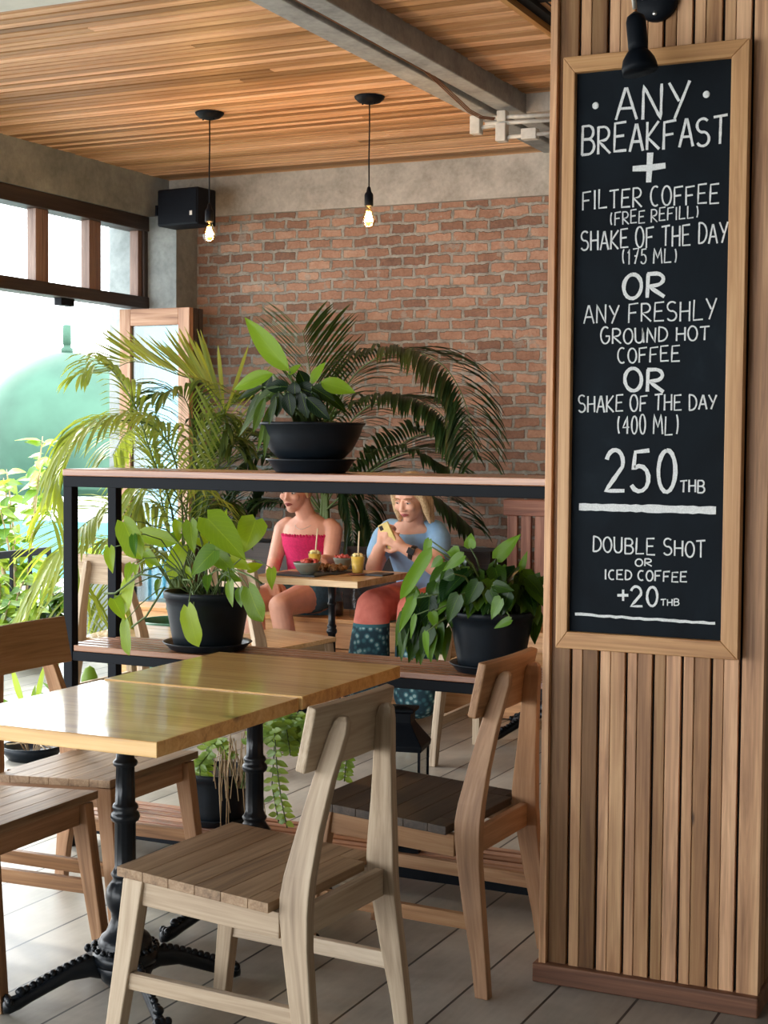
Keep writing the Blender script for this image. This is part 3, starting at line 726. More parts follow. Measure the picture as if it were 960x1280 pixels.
# ------------------------------------------------------------------ chairs (local frame: faces +X)
def leg_secs(pts):
    out=[]
    for (u,v,z,wu,tv) in pts:
        out.append([(u-wu/2,v-tv/2,z),(u+wu/2,v-tv/2,z),(u+wu/2,v+tv/2,z),(u-wu/2,v+tv/2,z)])
    return out
def make_chair(label, mat, seatmat, group='timber dining chairs'):
    t = thing('dining_chair',label,'chair',group=group)
    for s in (-1,1):
        m=MB(); rs=[(-.287,.210,0,.036,.030),(-.275,.207,.10,.042,.030),(-.256,.202,.22,.054,.031),(-.240,.196,.33,.062,.030),(-.233,.191,.40,.070,.030),(-.233,.188,.435,.071,.030),(-.237,.182,.48,.067,.030),(-.249,.163,.57,.056,.028),(-.266,.133,.68,.047,.026),(-.284,.103,.775,.042,.024),(-.289,.098,.80,.032,.021),(-.291,.096,.81,.016,.014)]
        m.loft(leg_secs([(u,s*v,z,w,tt) for u,v,z,w,tt in rs]),random.uniform(.45,.75)); m.build('rear_leg',mat,t,0.003)
    for s in (-1,1):
        m=MB(); m.loft(leg_secs([(.235,s*.218,0,.036,.034),(.200,s*.204,.25,.046,.036),(.178,s*.196,.42,.054,.038)]),random.uniform(.45,.75)); m.build('front_leg',mat,t,0.003)
    m=MB()
    zf, zr = .448, .424
    us=[-.205,-.135,-.066,.002,.072,.141,.212]
    for i in range(6):
        a,b=us[i]+.0004,us[i+1]-.0004; h=lambda u: zr+(zf-zr)*(u+.205)/.417
        hw = .228 if i else .155
        tn=random.uniform(.42,.58)
        m.hexa([(a,-hw,h(a)-.022),(b,-hw,h(b)-.022),(b,hw,h(b)-.022),(a,hw,h(a)-.022),(a,-hw,h(a)),(b,-hw,h(b)),(b,hw,h(b)),(a,hw,h(a))],tn,1)
        if i==0:
            for s in (-1,1):
                v0,v1=(.155,.228) if s>0 else (-.228,-.155); a2=-.186
                m.hexa([(a2,v0,h(a2)-.022),(b,v0,h(b)-.022),(b,v1,h(b)-.022),(a2,v1,h(a2)-.022),(a2,v0,h(a2)),(b,v0,h(b)),(b,v1,h(b)),(a2,v1,h(a2))],tn,1)
    m.build('seat',seatmat,t,0.0015)
    m=MB()
    for s in (-1,1): m.hexa([(-.20,s*.196-.011,.345),(.158,s*.196-.011,.362),(.158,s*.196+.011,.362),(-.20,s*.196+.011,.345),(-.20,s*.196-.011,.402),(.158,s*.196-.011,.423),(.158,s*.196+.011,.423),(-.20,s*.196+.011,.402)],None,0)
    m.box((.165,-.178,.362),(.187,.178,.424),None,1); m.box((-.245,-.173,.345),(-.223,.173,.408),None,1)
    m.build('apron',mat,t,0.002)
    for s in (-1,1):
        m=MB(); m.bar((-.262,s*.204,.185),(.205,s*.207,.19),.02,.038,(0,1,0)); m.build('stretcher',mat,t,0.002)
    m=MB(); secs=[]
    for i in range(9):
        v=-.175+.044*i; o=.012*(v/.2)**2-.008
        zc=[(-.247+o-.0,.722),(-.2225+o,.728),(-.2475+o,.866),(-.270+o,.862)]
        zc=[(-.243+o,.694),(-.219+o,.699),(-.249+o,.840),(-.271+o,.835)]
        secs.append([(u,v,z) for u,z in zc])
    m.loft(secs,random.uniform(.4,.65)); m.build('backrest',mat,t,0.004)
    return t
chA = make_chair('pale dining chair in the front, its back to the pillar, beside the near table', M_CHAIR, M_SEAT)
chA.location=(-1.735,2.985,0); chA.rotation_euler=(0,0,PI+math.radians(-3))
chB = make_chair('dining chair with a dark worn seat between the plant rack and the pillar', M_CHAIR2, M_SEATD)
chB.location=(-1.655,3.735,0); chB.rotation_euler=(0,0,PI+math.radians(-2))
chC = make_chair('dining chair at the far left table side, its dark backrest before the rack post', M_CHAIR2, M_SEAT)
chC.location=(-2.68,3.685,0); chC.rotation_euler=(0,0,0)
dup(chC,(-2.635,3.115,0),math.radians(1),'dining chair cut by the left picture edge, only its seat and front legs in view')
chE = make_chair('pale dining chair tucked under the small table where the women sit', M_CHAIR, M_TABLE2)
chE.location=(-3.60,6.36,0); chE.rotation_euler=(0,0,math.radians(70))
dup(chE,(-2.36,6.235,0),PI/2,'dining chair behind the bushy right-hand rack plant, legs seen under the rack')
dup(chE,(-4.26,6.22,0),math.radians(88),'dining chair half hidden behind the left-hand rack plant and palm')

# ------------------------------------------------------------------ pedestal tables
def iron_base(t, zt, ang0, rs=1.0):
    m=MB()
    prof=[(.075,.085),(.082,.10),(.080,.115),(.066,.125),(.068,.14),(.060,.155),(.048,.165),(.040,.185),(.034,.20),(.036,.215),(.047,.235),(.050,.255),(.047,.275),(.036,.29),(.030,.30),(.034,.306),(.036,.312),(.030,.32),(.0265,.33),(.026,.44),(.034,.446),(.037,.455),(.034,.464),(.028,.470),(.033,.478),(.030,.486),(.025,.49),(.023,.58),(.029,.584),(.031,.59),(.029,.596),(.023,.60),(.022,zt-.012),(.055,zt-.012),(.055,zt-.0005)]
    n=36; secs=[]
    for r,z in prof:
        r*=rs if z<zt-.013 else 1
        fl = (.49<=z<=.58 or .33<=z<=.44)
        secs.append([V(((r*(1-(.09 if (fl and k%3==0) else 0)))*math.cos(2*PI*k/n),(r*(1-(.09 if (fl and k%3==0) else 0)))*math.sin(2*PI*k/n),z)) for k in range(n)])
    m.loft(secs,.5,True,True)
    m.build('pedestal_column',M_IRON,t)
    m=MB()
    for k in range(22):
        a=2*PI*k/22; m.sphere((.078*math.cos(a),.078*math.sin(a),.128),.0075,nu=8,nv=6)
    m.lathe([(.0,.03),(.045,.032),(.062,.05),(.078,.085),(.06,.10),(.0,.10)],24)
    m.build('pedestal_hub',M_IRON,t)
    for k in range(4):
        a=math.radians(ang0+90*k); m=MB(); d=V((math.cos(a),math.sin(a),0)); sd=V((-d.y,d.x,0))
        path=[(.04,.075,.034,.06),(.09,.088,.028,.055),(.14,.082,.024,.046),(.19,.060,.022,.040),(.235,.040,.022,.036),(.265,.028,.026,.040),(.29,.022,.032,.042),(.305,.018,.022,.028)]
        secs=[]
        for r,z,w,h in path:
            c=d*r+V((0,0,z)); z0=max(0.0005,c.z-h/2)
            secs.append([c+sd*(w/2*math.cos(2*PI*i/12))+V((0,0,(max(-c.z+.0005,h/2*math.sin(2*PI*i/12))))) for i in range(12)])
        m.loft(secs,.5,True,True)
        # scroll beads along the spine and the clawed toe
        for i in range(11):
            q=i/10; r=.10+.165*q; z=.112-.062*q**1.2; m.sphere(d*r+V((0,0,z)),(.010,.010,.009),nu=8,nv=6)
        for s in (-1,0,1): m.sphere(d*.292+sd*(.013*s)+V((0,0,.034)),(.011,.011,.012),nu=8,nv=6)
        m.sphere(d*.262+V((0,0,.052)),(.014,.014,.012),nu=10,nv=6)
        m.build('pedestal_foot',M_IRON,t)
def table(label, x0,x1,y0,y1,zt,th,pole,ang,mat,group=None,rs=1.0):
    t=thing('pedestal_table',label,'table',(pole[0],pole[1],0),group=group)
    m=MB(); n=6; w=(y1-y0)/n
    for i in range(n): m.box((x0-pole[0],y0-pole[1]+i*w,zt-th),(x1-pole[0],y0-pole[1]+(i+1)*w,zt),.42+.16*random.random(),0)
    m=MB(); m.box((x0-pole[0],y0-pole[1],zt-th),(x1-pole[0],y1-pole[1],zt),.5,0)
    m.build('tabletop',mat,t,0.002)
    iron_base(t, zt-th, ang, rs)
    return t
table('varnished pine pedestal table nearest the viewer, glossy white reflection on its top',-2.502,-1.878,2.806,3.462,.726,.036,(-2.185,3.125),-128,M_TABLE,'varnished pine tables pushed together')
table('varnished pine pedestal table pushed up behind the nearest one, knots in its top',-2.492,-1.868,3.4635,4.07,.730,.036,(-2.185,3.765),-117,M_TABLE,'varnished pine tables pushed together')
table('small pale pine pedestal table with bowls and drinks in front of the two women',-3.72,-3.13,6.335,6.915,.735,.032,(-3.41,6.62),-130,M_TABLE2,None,.72)
table('pale pedestal table mostly behind the pillar, one black iron foot in view',-2.66,-2.08,6.57,7.06,.735,.032,(-2.36,6.83),-125,M_TABLE2,None,.8)

# ------------------------------------------------------------------ bench, planter box and slat panel along the brick wall
BX0,BX1,BYF=-5.0,-0.6,7.10
b=thing('wall_bench','long pine plank bench under the brick wall','bench',(-2.8,BYF,0))
m=MB()
m.box((BX0,BYF+0.012,0.005),(BX1,BYF+0.034,.145),.6,0); m.box((BX0,BYF+0.012,.150),(BX1,BYF+0.034,.29),.45,0); m.box((BX0,BYF+0.012,.295),(BX1,BYF+0.034,.428),.7,0)
rel(b,m).build('front_plank',M_BENCH,b,0.002)
m=MB()
for i in range(3): m.box((BX0,BYF-0.01+i*.152,.429),(BX1,BYF-0.01+i*.152+.149,.452),.3+.2*i,0)
rel(b,m).build('bench_seat',M_BENCH,b,0.003)
m=MB(); m.box((BX0,BYF+.034,0),(BX0+.03,BYF+.44,.428)); m.box((BX1-.03,BYF+.034,0),(BX1,BYF+.44,.428)); rel(b,m).build('bench_end',M_BENCH,b,0.002)
pl=thing('planter_box','dark timber planter box between the bench and the brick wall','planter',(-3.4,7.57,0))
m=MB(); m.box((-5.0,7.565,0),(-2.95,7.595,.80),.2,0); m.box((-5.0,7.86,0),(-2.95,7.885,.80),.2,0); m.box((-5.0,7.595,0),(-4.97,7.86,.80),.2,1); m.box((-2.98,7.595,0),(-2.95,7.86,.80),.2,1); m.box((-4.97,7.595,0),(-2.98,7.86,.02),.2,0)
rel(pl,m).build('box_wall',M_DARKW,pl,0.003)
m=MB(); m.box((-4.97,7.595,.70),(-2.98,7.86,.74)); rel(pl,m).build('soil',M_SOIL,pl)
sp=thing('slatted_bench_back','red brown slatted timber bench back with a thick cap, right of the women','bench back',(-2.2,7.58,.452))
m=MB(); m.box((-2.875,7.55,1.0),(-1.1,7.64,1.085),.7,0); rel(sp,m).build('cap_rail',M_REDW,sp,0.004)
x=-2.86
while x<-1.15:
    m=MB(); m.box((x,7.575,.453),(x+.055,7.60,1.0),None,2); rel(sp,m).build('slat',M_REDW,sp,0.002); x+=.077

# ------------------------------------------------------------------ pendant lamps, speaker, conduit
def pendant(px,py,zb,label):
    p=atZ(px,py,ZC); t=thing('pendant_lamp',label,'pendant lamp',(p.x,p.y,ZC),group='bare bulb pendant lamps')
    m=MB(); m.lathe([(.0,-.034),(.02,-.033),(.05,-.024),(.066,-.010),(.070,-.002),(.070,-.0005)],32); m.build('ceiling_rose',M_BLACK,t)
    for s in (-1,1):
        m=MB(); m.sphere((s*.03,-.01,-.033),(.005,.005,.003),nu=8,nv=6); m.build('screw',M_BLACK,t)
    L=zb-ZC
    m=MB(); m.tube([(0,0,-.03),(.001,0,-.15),(-.001,0,L/2),(.001,0,L+.10)],.0033,8); m.build('cord',M_BLACK,t)
    m=MB(); m.lathe([(.004,L+.13),(.008,L+.125),(.012,L+.105),(.018,L+.098),(.0205,L+.09),(.0205,L+.045),(.018,L+.04),(.0,L+.04)],20); m.build('lamp_socket',M_BLACK,t)
    m=MB(); m.lathe([(.012,L+.042),(.014,L+.03),(.024,L+.008),(.030,L-.014),(.0305,L-.026),(.027,L-.042),(.018,L-.055),(.0,L-.061)],24); bulb=m.build('bulb',G_AMBER,t)
    m=MB()
    for k in range(7):
        a=2*PI*k/7; m.tube([(.009*math.cos(a),.009*math.sin(a),L+.016),(.013*math.cos(a+.4),.013*math.sin(a+.4),L-.03)],.0022,6)
    m.sphere((0,0,L-.010),(.010,.010,.020),nu=10,nv=8)
    m.build('filament',M_FIL,bulb)
    d=bpy.data.lights.new('bulb_light','POINT'); d.energy=9; d.color=(1,.62,.28); d.shadow_soft_size=.03
    o=bpy.data.objects.new('bulb_light',d); COL.objects.link(o); o.parent=t; o.location=(0,0,L-.02)
M_FIL = emis('glowing_filament',(1.0,.48,.14,1),70)
G_AMBER = thin_glass('amber_bulb_glass',(1.0,.86,.62,1),0.03)
pendant(262,141,2.395,'bare bulb pendant lamp hanging in front of the black wall speaker')
pendant(462,121,2.42,'bare bulb pendant lamp hanging nearest the concrete ceiling beam')

sc=atY(230,260,7.5); s=thing('wall_speaker','black wall speaker in the corner under the ceiling, small white badge','speaker',(sc.x,7.5,sc.z),math.radians(-6))
m=MB(); m.box((-.148,-.06,-.105),(.148,.11,.105)); m.build('cabinet',M_SPK,s,0.010)
m=MB(); m.box((-.140,-.066,-.097),(.140,-.0605,.097)); m.build('grille',M_SPK,s,0.003)
m=MB(); m.box((.094,-.0685,-.055),(.112,-.0665,-.03)); m.build('badge',M_WHITE,s,0.001)
m=MB(); m.box((-.21,.02,-.02),(-.148,.06,.02)); m.box((-.215,.0,-.03),(-.20,.08,.03)); m.build('bracket',M_SPK,s,0.002)

t=thing('electrical_conduit','pale electrical conduit runs with junction boxes under the beam end','conduit',(-2.6,6.6,ZC-.02))
def pz(x,y,Y): return atY(x,y,Y)
Yc=6.75
m=MB(); a=pz(607,148,Yc); b_=pz(690,143,Yc-.02); m.tube([a,b_],.010,10); m.tube([pz(607,155,Yc),pz(690,150,Yc-.02)],.010,10); rel(t,m).build('conduit_pipe',M_CONDUIT,t)
m=MB(); m.tube([pz(598,160,Yc),pz(625,156,Yc)],.010,10); m.tube([pz(628,172,Yc),pz(690,166,Yc-.02)],.010,10); rel(t,m).build('conduit_pipe',M_CONDUIT,t)
for (px,py,w,h) in ((629,146,.045,.05),(596,157,.05,.085),(628,166,.05,.085),(663,168,.075,.05)):
    m=MB(); q=pz(px,py,Yc); m.box((q.x-w/2,q.y-.03,q.z-h/2),(q.x+w/2,q.y+.02,q.z+h/2)); rel(t,m).build('junction_box',M_CONDUIT,t,0.004)
m=MB()
for k in range(3):
    o=V((.006*k,0,.004*k)); m.tube([V((-2.665,4.4,ZC+.01))+o,V((-2.665,6.0,ZC+.006))+o,pz(585,140,6.55)+o,pz(600,148,6.65)+o,pz(618,150,Yc)+o],.0028,6)
rel(t,m).build('cable',M_COPPER,t)

# ------------------------------------------------------------------ people
def organic(mb, name, mat, parent=None, voxel=.006, smooth=3):
    o = mb.build(name, mat, parent)
    r=o.modifiers.new('merge','REMESH'); r.mode='VOXEL'; r.voxel_size=voxel; r.use_smooth_shade=True
    if smooth:
        k=o.modifiers.new('soft','SMOOTH'); k.factor=.5; k.iterations=smooth
    return o
def frame(f, up=(0,0,1)):
    f=V(f).normalized(); u=V(up); u=(u-f*u.dot(f)).normalized(); s=u.cross(f)   # s = the person's own left
    return f,s,u
def ellring(c,wx,wy,rot=0.0,tilt=0.0,n=20):
    c=V(c); out=[]
    for k in range(n):
        a=2*PI*k/n; x=wx*math.cos(a); y=wy*math.sin(a)
        out.append(c+V((x*math.cos(rot)-y*math.sin(rot), x*math.sin(rot)+y*math.cos(rot), tilt*y)))
    return out
def head(mb, c, f, up):
    f,s,u=frame(f,up); c=V(c)
    R=Matrix((s,f,u)).transposed()
    def P(a,b,d): return c+s*a+f*b+u*d
    mb.sphere(P(0,-.012,.035),(.074,.092,.086),R,20,14)        # cranium
    mb.sphere(P(0,.022,-.025),(.060,.066,.078),R,18,12)        # face
    mb.sphere(P(0,.045,-.088),(.030,.030,.024),R)              # chin
    mb.capsule(P(-.040,.0,-.050),.018,P(-.010,.048,-.088),.016); mb.capsule(P(.040,.0,-.050),.018,P(.010,.048,-.088),.016)
    mb.capsule(P(0,.084,.012),.007,P(0,.100,-.026),.0105); mb.sphere(P(-.011,.092,-.031),(.009,.010,.008),R); mb.sphere(P(.011,.092,-.031),(.009,.010,.008),R)
    for q in (-1,1):
        mb.sphere(P(q*.034,.066,-.020),(.026,.022,.022),R)     # cheek
        mb.capsule(P(q*.016,.078,.028),.007,P(q*.046,.060,.028),.007)   # brow ridge
        mb.sphere(P(q*.074,-.010,-.008),(.008,.017,.028),R)    # ear
    mb.sphere(P(0,.076,-.057),(.022,.014,.012),R)              # mouth mound
    return P,R,f,s,u
def face_parts(body, P, R, look=0.0):
    for q in (-1,1):
        m=MB(); m.sphere(P(q*.031,.0725,.007),(.0135,.010,.0080),R,14,8); m.build('eye',M_EYEW,body)
        m=MB(); m.sphere(P(q*.031+look,.0803,.0040),(.0058,.0034,.0056),R,12,8); m.build('iris',M_IRIS,body)
        m=MB(); m.chain([P(q*.015,.087,.0275),P(q*.030,.086,.0300),P(q*.050,.069,.0245)],[.0024,.0028,.0016],8); m.build('eyebrow',M_BROW,body)
        m=MB(); m.chain([P(q*.017,.080,.0110),P(q*.031,.082,.0135),P(q*.046,.073,.0095)],[.0042,.0058,.0040],8); m.build('eyelid',body.data.materials[0],body)
    m=MB(); m.chain([P(-.022,.080,-.057),P(-.006,.091,-.053),P(.006,.091,-.053),P(.022,.080,-.057)],[.002,.0042,.0042,.002],8); m.chain([P(-.020,.080,-.059),P(0,.0905,-.063),P(.020,.080,-.059)],[.002,.005,.002],8); m.build('lips',M_LIPS,body)
def hand(mb, w, d, n, thumb, curl=.6, sc=1.0):
    # w wrist, d towards the fingers, n out of the back of the hand, thumb = +1/-1 side of d x n
    d=V(d).normalized(); n=V(n); n=(n-d*n.dot(d)).normalized(); sd=d.cross(n)*thumb; w=V(w)
    mb.capsule(w,.024*sc,w+d*.03*sc,.026*sc)
    for i in range(4): mb.capsule(w+d*.015*sc+sd*(.022-.015*i)*sc*.7,.014*sc,w+d*.078*sc+sd*(.029-.0195*i)*sc,.0115*sc)
    lens=[.070,.079,.073,.057]
    for i in range(4):
        p=w+d*.082*sc+sd*(.030-.020*i)*sc; L=lens[i]*sc; pts=[p]; a=0; dirv=d.copy()
        for k,fr in enumerate((.45,.32,.23)):
            a+=curl*(.55,.95,.75)[k]; dirv=d*math.cos(a)-n*math.sin(a); pts.append(pts[-1]+dirv*L*fr)
        mb.chain(pts,[.0098*sc,.0090*sc,.0083*sc,.0070*sc],10)
    p=w+d*.022*sc+sd*.026*sc
    q1=p+(sd*.75+d*.55-n*.35).normalized()*.038*sc; q2=q1+(d*.75+sd*.25-n*.6).normalized()*.030*sc; q3=q2+(d*.8-n*.6).normalized()*.022*sc
    mb.chain([p,q1,q2,q3],[.014*sc,.0115*sc,.0102*sc,.0085*sc],10)

# woman in the pink top
mb=MB()
tor=[((-3.90,7.33,.47),.165,.125),((-3.90,7.335,.56),.160,.12),((-3.905,7.34,.65),.130,.10),((-3.91,7.325,.75),.132,.100),((-3.91,7.305,.83),.142,.108),((-3.908,7.30,.885),.150,.095),((-3.906,7.30,.925),.150,.075),((-3.905,7.30,.955),.110,.060),((-3.905,7.295,.985),.060,.055)]
mb.loft([ellring(*r) for r in tor],.5,True,True)
mb.chain([(-3.905,7.295,.95),(-3.925,7.265,1.03),(-3.93,7.26,1.06)],[.056,.049,.050],16)
hd=head(mb,(-3.945,7.225,1.115),(-.06,-1,-.16),(.05,0,1))
mb.chain([(-4.035,7.30,.925),(-4.062,7.295,.90),(-4.095,7.26,.72),(-4.02,7.08,.64),(-3.985,7.02,.625)],[.046,.050,.041,.032,.026],14)
hand(mb,(-3.98,7.02,.628),(.55,-.8,-.12),(0,-.1,1),-1,.45,.95)
mb.chain([(-3.775,7.30,.925),(-3.750,7.295,.90),(-3.728,7.215,.735),(-3.665,7.02,.765),(-3.64,6.96,.772)],[.046,.050,.041,.032,.026],14)
hand(mb,(-3.64,6.955,.770),(.35,-.9,-.10),(.1,-.1,1),1,.5,.95)
mb.chain([(-3.985,7.31,.535),(-3.985,7.10,.555),(-3.975,6.83,.555)],[.094,.083,.060],16)
mb.chain([(-3.975,6.83,.55),(-3.975,6.845,.38),(-3.975,6.87,.12),(-3.975,6.875,.085)],[.058,.056,.037,.038],16)
mb.capsule((-3.975,6.89,.05),.036,(-3.985,6.72,.032),.026); mb.sphere((-3.987,6.69,.028),(.036,.045,.022))
mb.chain([(-3.825,7.31,.535),(-3.82,7.10,.555),(-3.825,6.84,.535)],[.094,.083,.060],16)
mb.chain([(-3.825,6.84,.53),(-3.80,6.86,.37),(-3.775,6.90,.12),(-3.775,6.90,.085)],[.058,.056,.037,.038],16)
mb.capsule((-3.775,6.915,.05),.036,(-3.78,6.745,.032),.026); mb.sphere((-3.782,6.715,.028),(.036,.045,.022))
p1=organic(mb,'person',M_SKIN2,None,.0055,4)
tag(p1,'woman in a strapless pink top sitting on the bench, arms at the table, looking aside','person')
face_parts(p1,hd[0],hd[1],-.003)
mb=MB()
sec=[]
for c,wx,wy in (((-3.905,7.338,.60),.150,.118),((-3.905,7.34,.66),.136,.107),((-3.91,7.326,.75),.138,.107),((-3.91,7.305,.82),.148,.117),((-3.908,7.30,.862),.155,.110),((-3.908,7.30,.874),.156,.107),((-3.908,7.30,.872),.146,.097)):
    ring_=ellring(c,wx,wy,n=64)
    sec.append([x+V((0,0,.0022*math.sin(k*2.4))) for k,x in enumerate(ring_)])
mb.loft(sec,.5,True,True)
mb.build('strapless_top',M_PINK,p1)
mb=MB()
for k in range(54):
    a=2*PI*k/54; q=V((-3.908+.153*math.cos(a),7.30+.106*math.sin(a),.874)); mb.sphere(q,(.008,.007,.007+.003*(k%2)),nu=8,nv=6)
mb.build('ruffled_hem',M_PINK,p1)
mb=MB(); mb.loft([ellring(*r) for r in (((-3.90,7.32,.448),.176,.145),((-3.90,7.33,.52),.174,.138),((-3.903,7.337,.60),.152,.120),((-3.905,7.34,.635),.140,.110))],.5,True,True)
for x,x2 in ((-3.985,-3.985),(-3.825,-3.82)): mb.capsule((x,7.30,.552),.100,(x2,7.13,.562),.096,18)
organic(mb,'denim_shorts',M_DENIM,p1,.008,2)
P,R,f,s,u=hd
mb=MB(); mb.sphere(P(0,-.022,.046),(.080,.092,.086),R,20,14); mb.sphere(P(0,-.05,.0),(.070,.062,.075),R); mb.sphere(P(0,-.115,.03),(.038,.040,.042),R)
for q in (-1,1): mb.chain([P(q*.03,.060,.105),P(q*.066,.035,.065),P(q*.076,.012,.01),P(q*.074,.0,-.03)],[.016,.016,.013,.007],10)
organic(mb,'hair',M_BLOND,p1,.006,1)
mb=MB(); mb.tube([V((-3.905+.062*math.sin(a),7.28-.075*math.cos(a),.965-.055*math.cos(a))) for a in [(-1.6+i*.32) for i in range(11)]],.0011,6); mb.build('necklace',M_STEEL,p1)

# woman in the blue shirt
mb=MB()
tor2=[((-3.20,7.34,.47),.175,.135),((-3.20,7.335,.56),.172,.135),((-3.205,7.30,.66),.150,.118),((-3.215,7.25,.76),.150,.118),((-3.222,7.205,.85),.158,.118),((-3.225,7.18,.905),.152,.095),((-3.227,7.165,.945),.125,.070),((-3.23,7.15,.975),.07,.058)]
mb.loft([ellring(*r) for r in tor2],.5,True,True)
mb.chain([(-3.22,7.155,.945),(-3.195,7.11,1.02),(-3.185,7.09,1.05)],[.058,.049,.050],16)
hd2=head(mb,(-3.183,7.045,1.098),(-.12,-.95,-.32),(-.02,-.25,1))
mb.chain([(-3.355,7.165,.925),(-3.372,7.14,.89),(-3.372,7.01,.735),(-3.315,6.955,.84),(-3.30,6.945,.86)],[.052,.054,.044,.034,.027],14)
hand(mb,(-3.302,6.945,.855),(.18,.05,1),(-.35,-.9,.05),1,1.05,1.0)
mb.chain([(-3.095,7.175,.925),(-3.075,7.15,.89),(-3.03,7.01,.755),(-3.14,6.955,.835),(-3.175,6.945,.852)],[.052,.054,.044,.034,.027],14)
hand(mb,(-3.178,6.942,.852),(-.72,-.05,.55),(.1,-.95,.25),-1,.9,1.0)
for x in (-3.27,-3.07):
    mb.capsule((x-.01,6.84,.10),.036,(x-.01,6.85,.06),.036); mb.capsule((x-.01,6.86,.045),.036,(x-.015,6.68,.030),.026); mb.sphere((x-.015,6.65,.028),(.036,.045,.022))
    mb.chain([(x,7.30,.54),(x,6.83,.55),(x-.01,6.84,.1)],[.085,.06,.036],14)
p2=organic(mb,'person',M_SKIN,None,.0055,4)
tag(p2,'blonde woman in a light blue shirt leaning over a yellow phone held in both hands','person')
face_parts(p2,hd2[0],hd2[1],-.002)
mb=MB()
mb.loft([ellring(*r) for r in (((-3.20,7.335,.555),.184,.147),((-3.205,7.30,.66),.163,.131),((-3.215,7.25,.76),.164,.131),((-3.222,7.203,.85),.172,.130),((-3.225,7.178,.900),.164,.106),((-3.227,7.166,.935),.138,.082,0,.25),((-3.229,7.160,.945),.092,.066,0,.55))],.5,True,True)
mb.chain([(-3.275,7.165,.938),(-3.345,7.168,.928),(-3.376,7.14,.888),(-3.379,7.075,.81)],[.044,.060,.064,.062],16)
mb.chain([(-3.178,7.17,.938),(-3.105,7.178,.928),(-3.071,7.15,.888),(-3.050,7.085,.81)],[.044,.060,.064,.062],16)
organic(mb,'blue_shirt',M_BLUE,p2,.0075,3)
mb=MB()
mb.loft([ellring(*r) for r in (((-3.18,7.32,.445),.19,.16),((-3.18,7.33,.54),.19,.15),((-3.19,7.325,.60),.175,.14))],.5,True,True)
for x,xk,xa in ((-3.27,-3.285,-3.31),(-3.07,-3.06,-3.035)):
    mb.chain([(x,7.28,.560),(xk,6.83,.562)],[.108,.088],20)
    mb.chain([(xk,6.825,.555),(xk+(xa-xk)*.4,6.815,.40),(xa,6.815,.17),(xa,6.82,.14)],[.086,.098,.118,.120],20)
organic(mb,'wide_trousers',M_PANTS,p2,.009,3)
P,R,f,s,u=hd2
mb=MB(); mb.sphere(P(0,-.022,.044),(.084,.096,.090),R,20,14); mb.sphere(P(0,-.055,-.02),(.078,.062,.090),R)
for q in (-1,1):
    mb.chain([P(q*.012,.066,.108),P(q*.055,.052,.085),P(q*.082,.020,.02),P(q*.088,.004,-.06),P(q*.090,-.005,-.125)],[.018,.021,.022,.022,.010],12)
    mb.chain([P(q*.05,-.02,.06),P(q*.085,-.025,-.02),P(q*.085,-.04,-.13)],[.03,.028,.012],12)
mb.chain([P(0,-.08,.0),P(0,-.085,-.09),P(0,-.075,-.14)],[.05,.045,.02],12)
organic(mb,'hair',M_BLOND2,p2,.006,1)
wp=V((-3.13,6.958,.83)); wd=V((-.72,-.05,.25)).normalized(); up_=wd.orthogonal().normalized(); sd_=wd.cross(up_)
mb=MB(); mb.loft([[wp+wd*a+(up_*math.cos(2*PI*k/20)+sd_*math.sin(2*PI*k/20))*r for k in range(20)] for a,r in ((-.013,.034),(-.011,.0385),(.011,.0375),(.013,.033))],.5,True,True)
nb=V((-.2,-.9,.35)); nb=(nb-wd*nb.dot(wd)).normalized(); cb_=wd.cross(nb); q=wp+nb*.036
mb.hexa([q-wd*.019-cb_*.016,q+wd*.019-cb_*.016,q+wd*.019+cb_*.016,q-wd*.019+cb_*.016,q-wd*.019-cb_*.016+nb*.01,q+wd*.019-cb_*.016+nb*.01,q+wd*.019+cb_*.016+nb*.01,q-wd*.019+cb_*.016+nb*.01],.5,0)
mb.build('wrist_watch',M_WATCH,p2,.002)

# phone in her hands
pc=atY(481.5,661,6.935); ph=thing('phone','yellow cased mobile phone in the hands of the woman in blue','phone',pc)
pu=V((-.42,-.10,.90)).normalized(); pn=V((-.25,-.85,-.22)); pn=(pn-pu*pn.dot(pu)).normalized(); ps=pu.cross(pn)
def slab(c,a,b,n,w,h,t):
    m=MB(); m.hexa([c-a*w/2-b*h/2-n*t/2,c+a*w/2-b*h/2-n*t/2,c+a*w/2+b*h/2-n*t/2,c-a*w/2+b*h/2-n*t/2,c-a*w/2-b*h/2+n*t/2,c+a*w/2-b*h/2+n*t/2,c+a*w/2+b*h/2+n*t/2,c-a*w/2+b*h/2+n*t/2],.5,0); return m
Z0=V((0,0,0)); pcn=Z0-pu*.045
slab(pcn,ps,pu,pn,.074,.150,.010).build('phone_case',M_PHONE,ph,.003)
slab(pcn-pn*.0056,ps,pu,pn,.066,.140,.0015).build('screen',M_WATCH,ph)
m=slab(pcn+pu*.056-ps*.018+pn*.006,ps,pu,pn,.024,.024,.003)
m.build('camera_bump',M_WATCH,ph,.002)

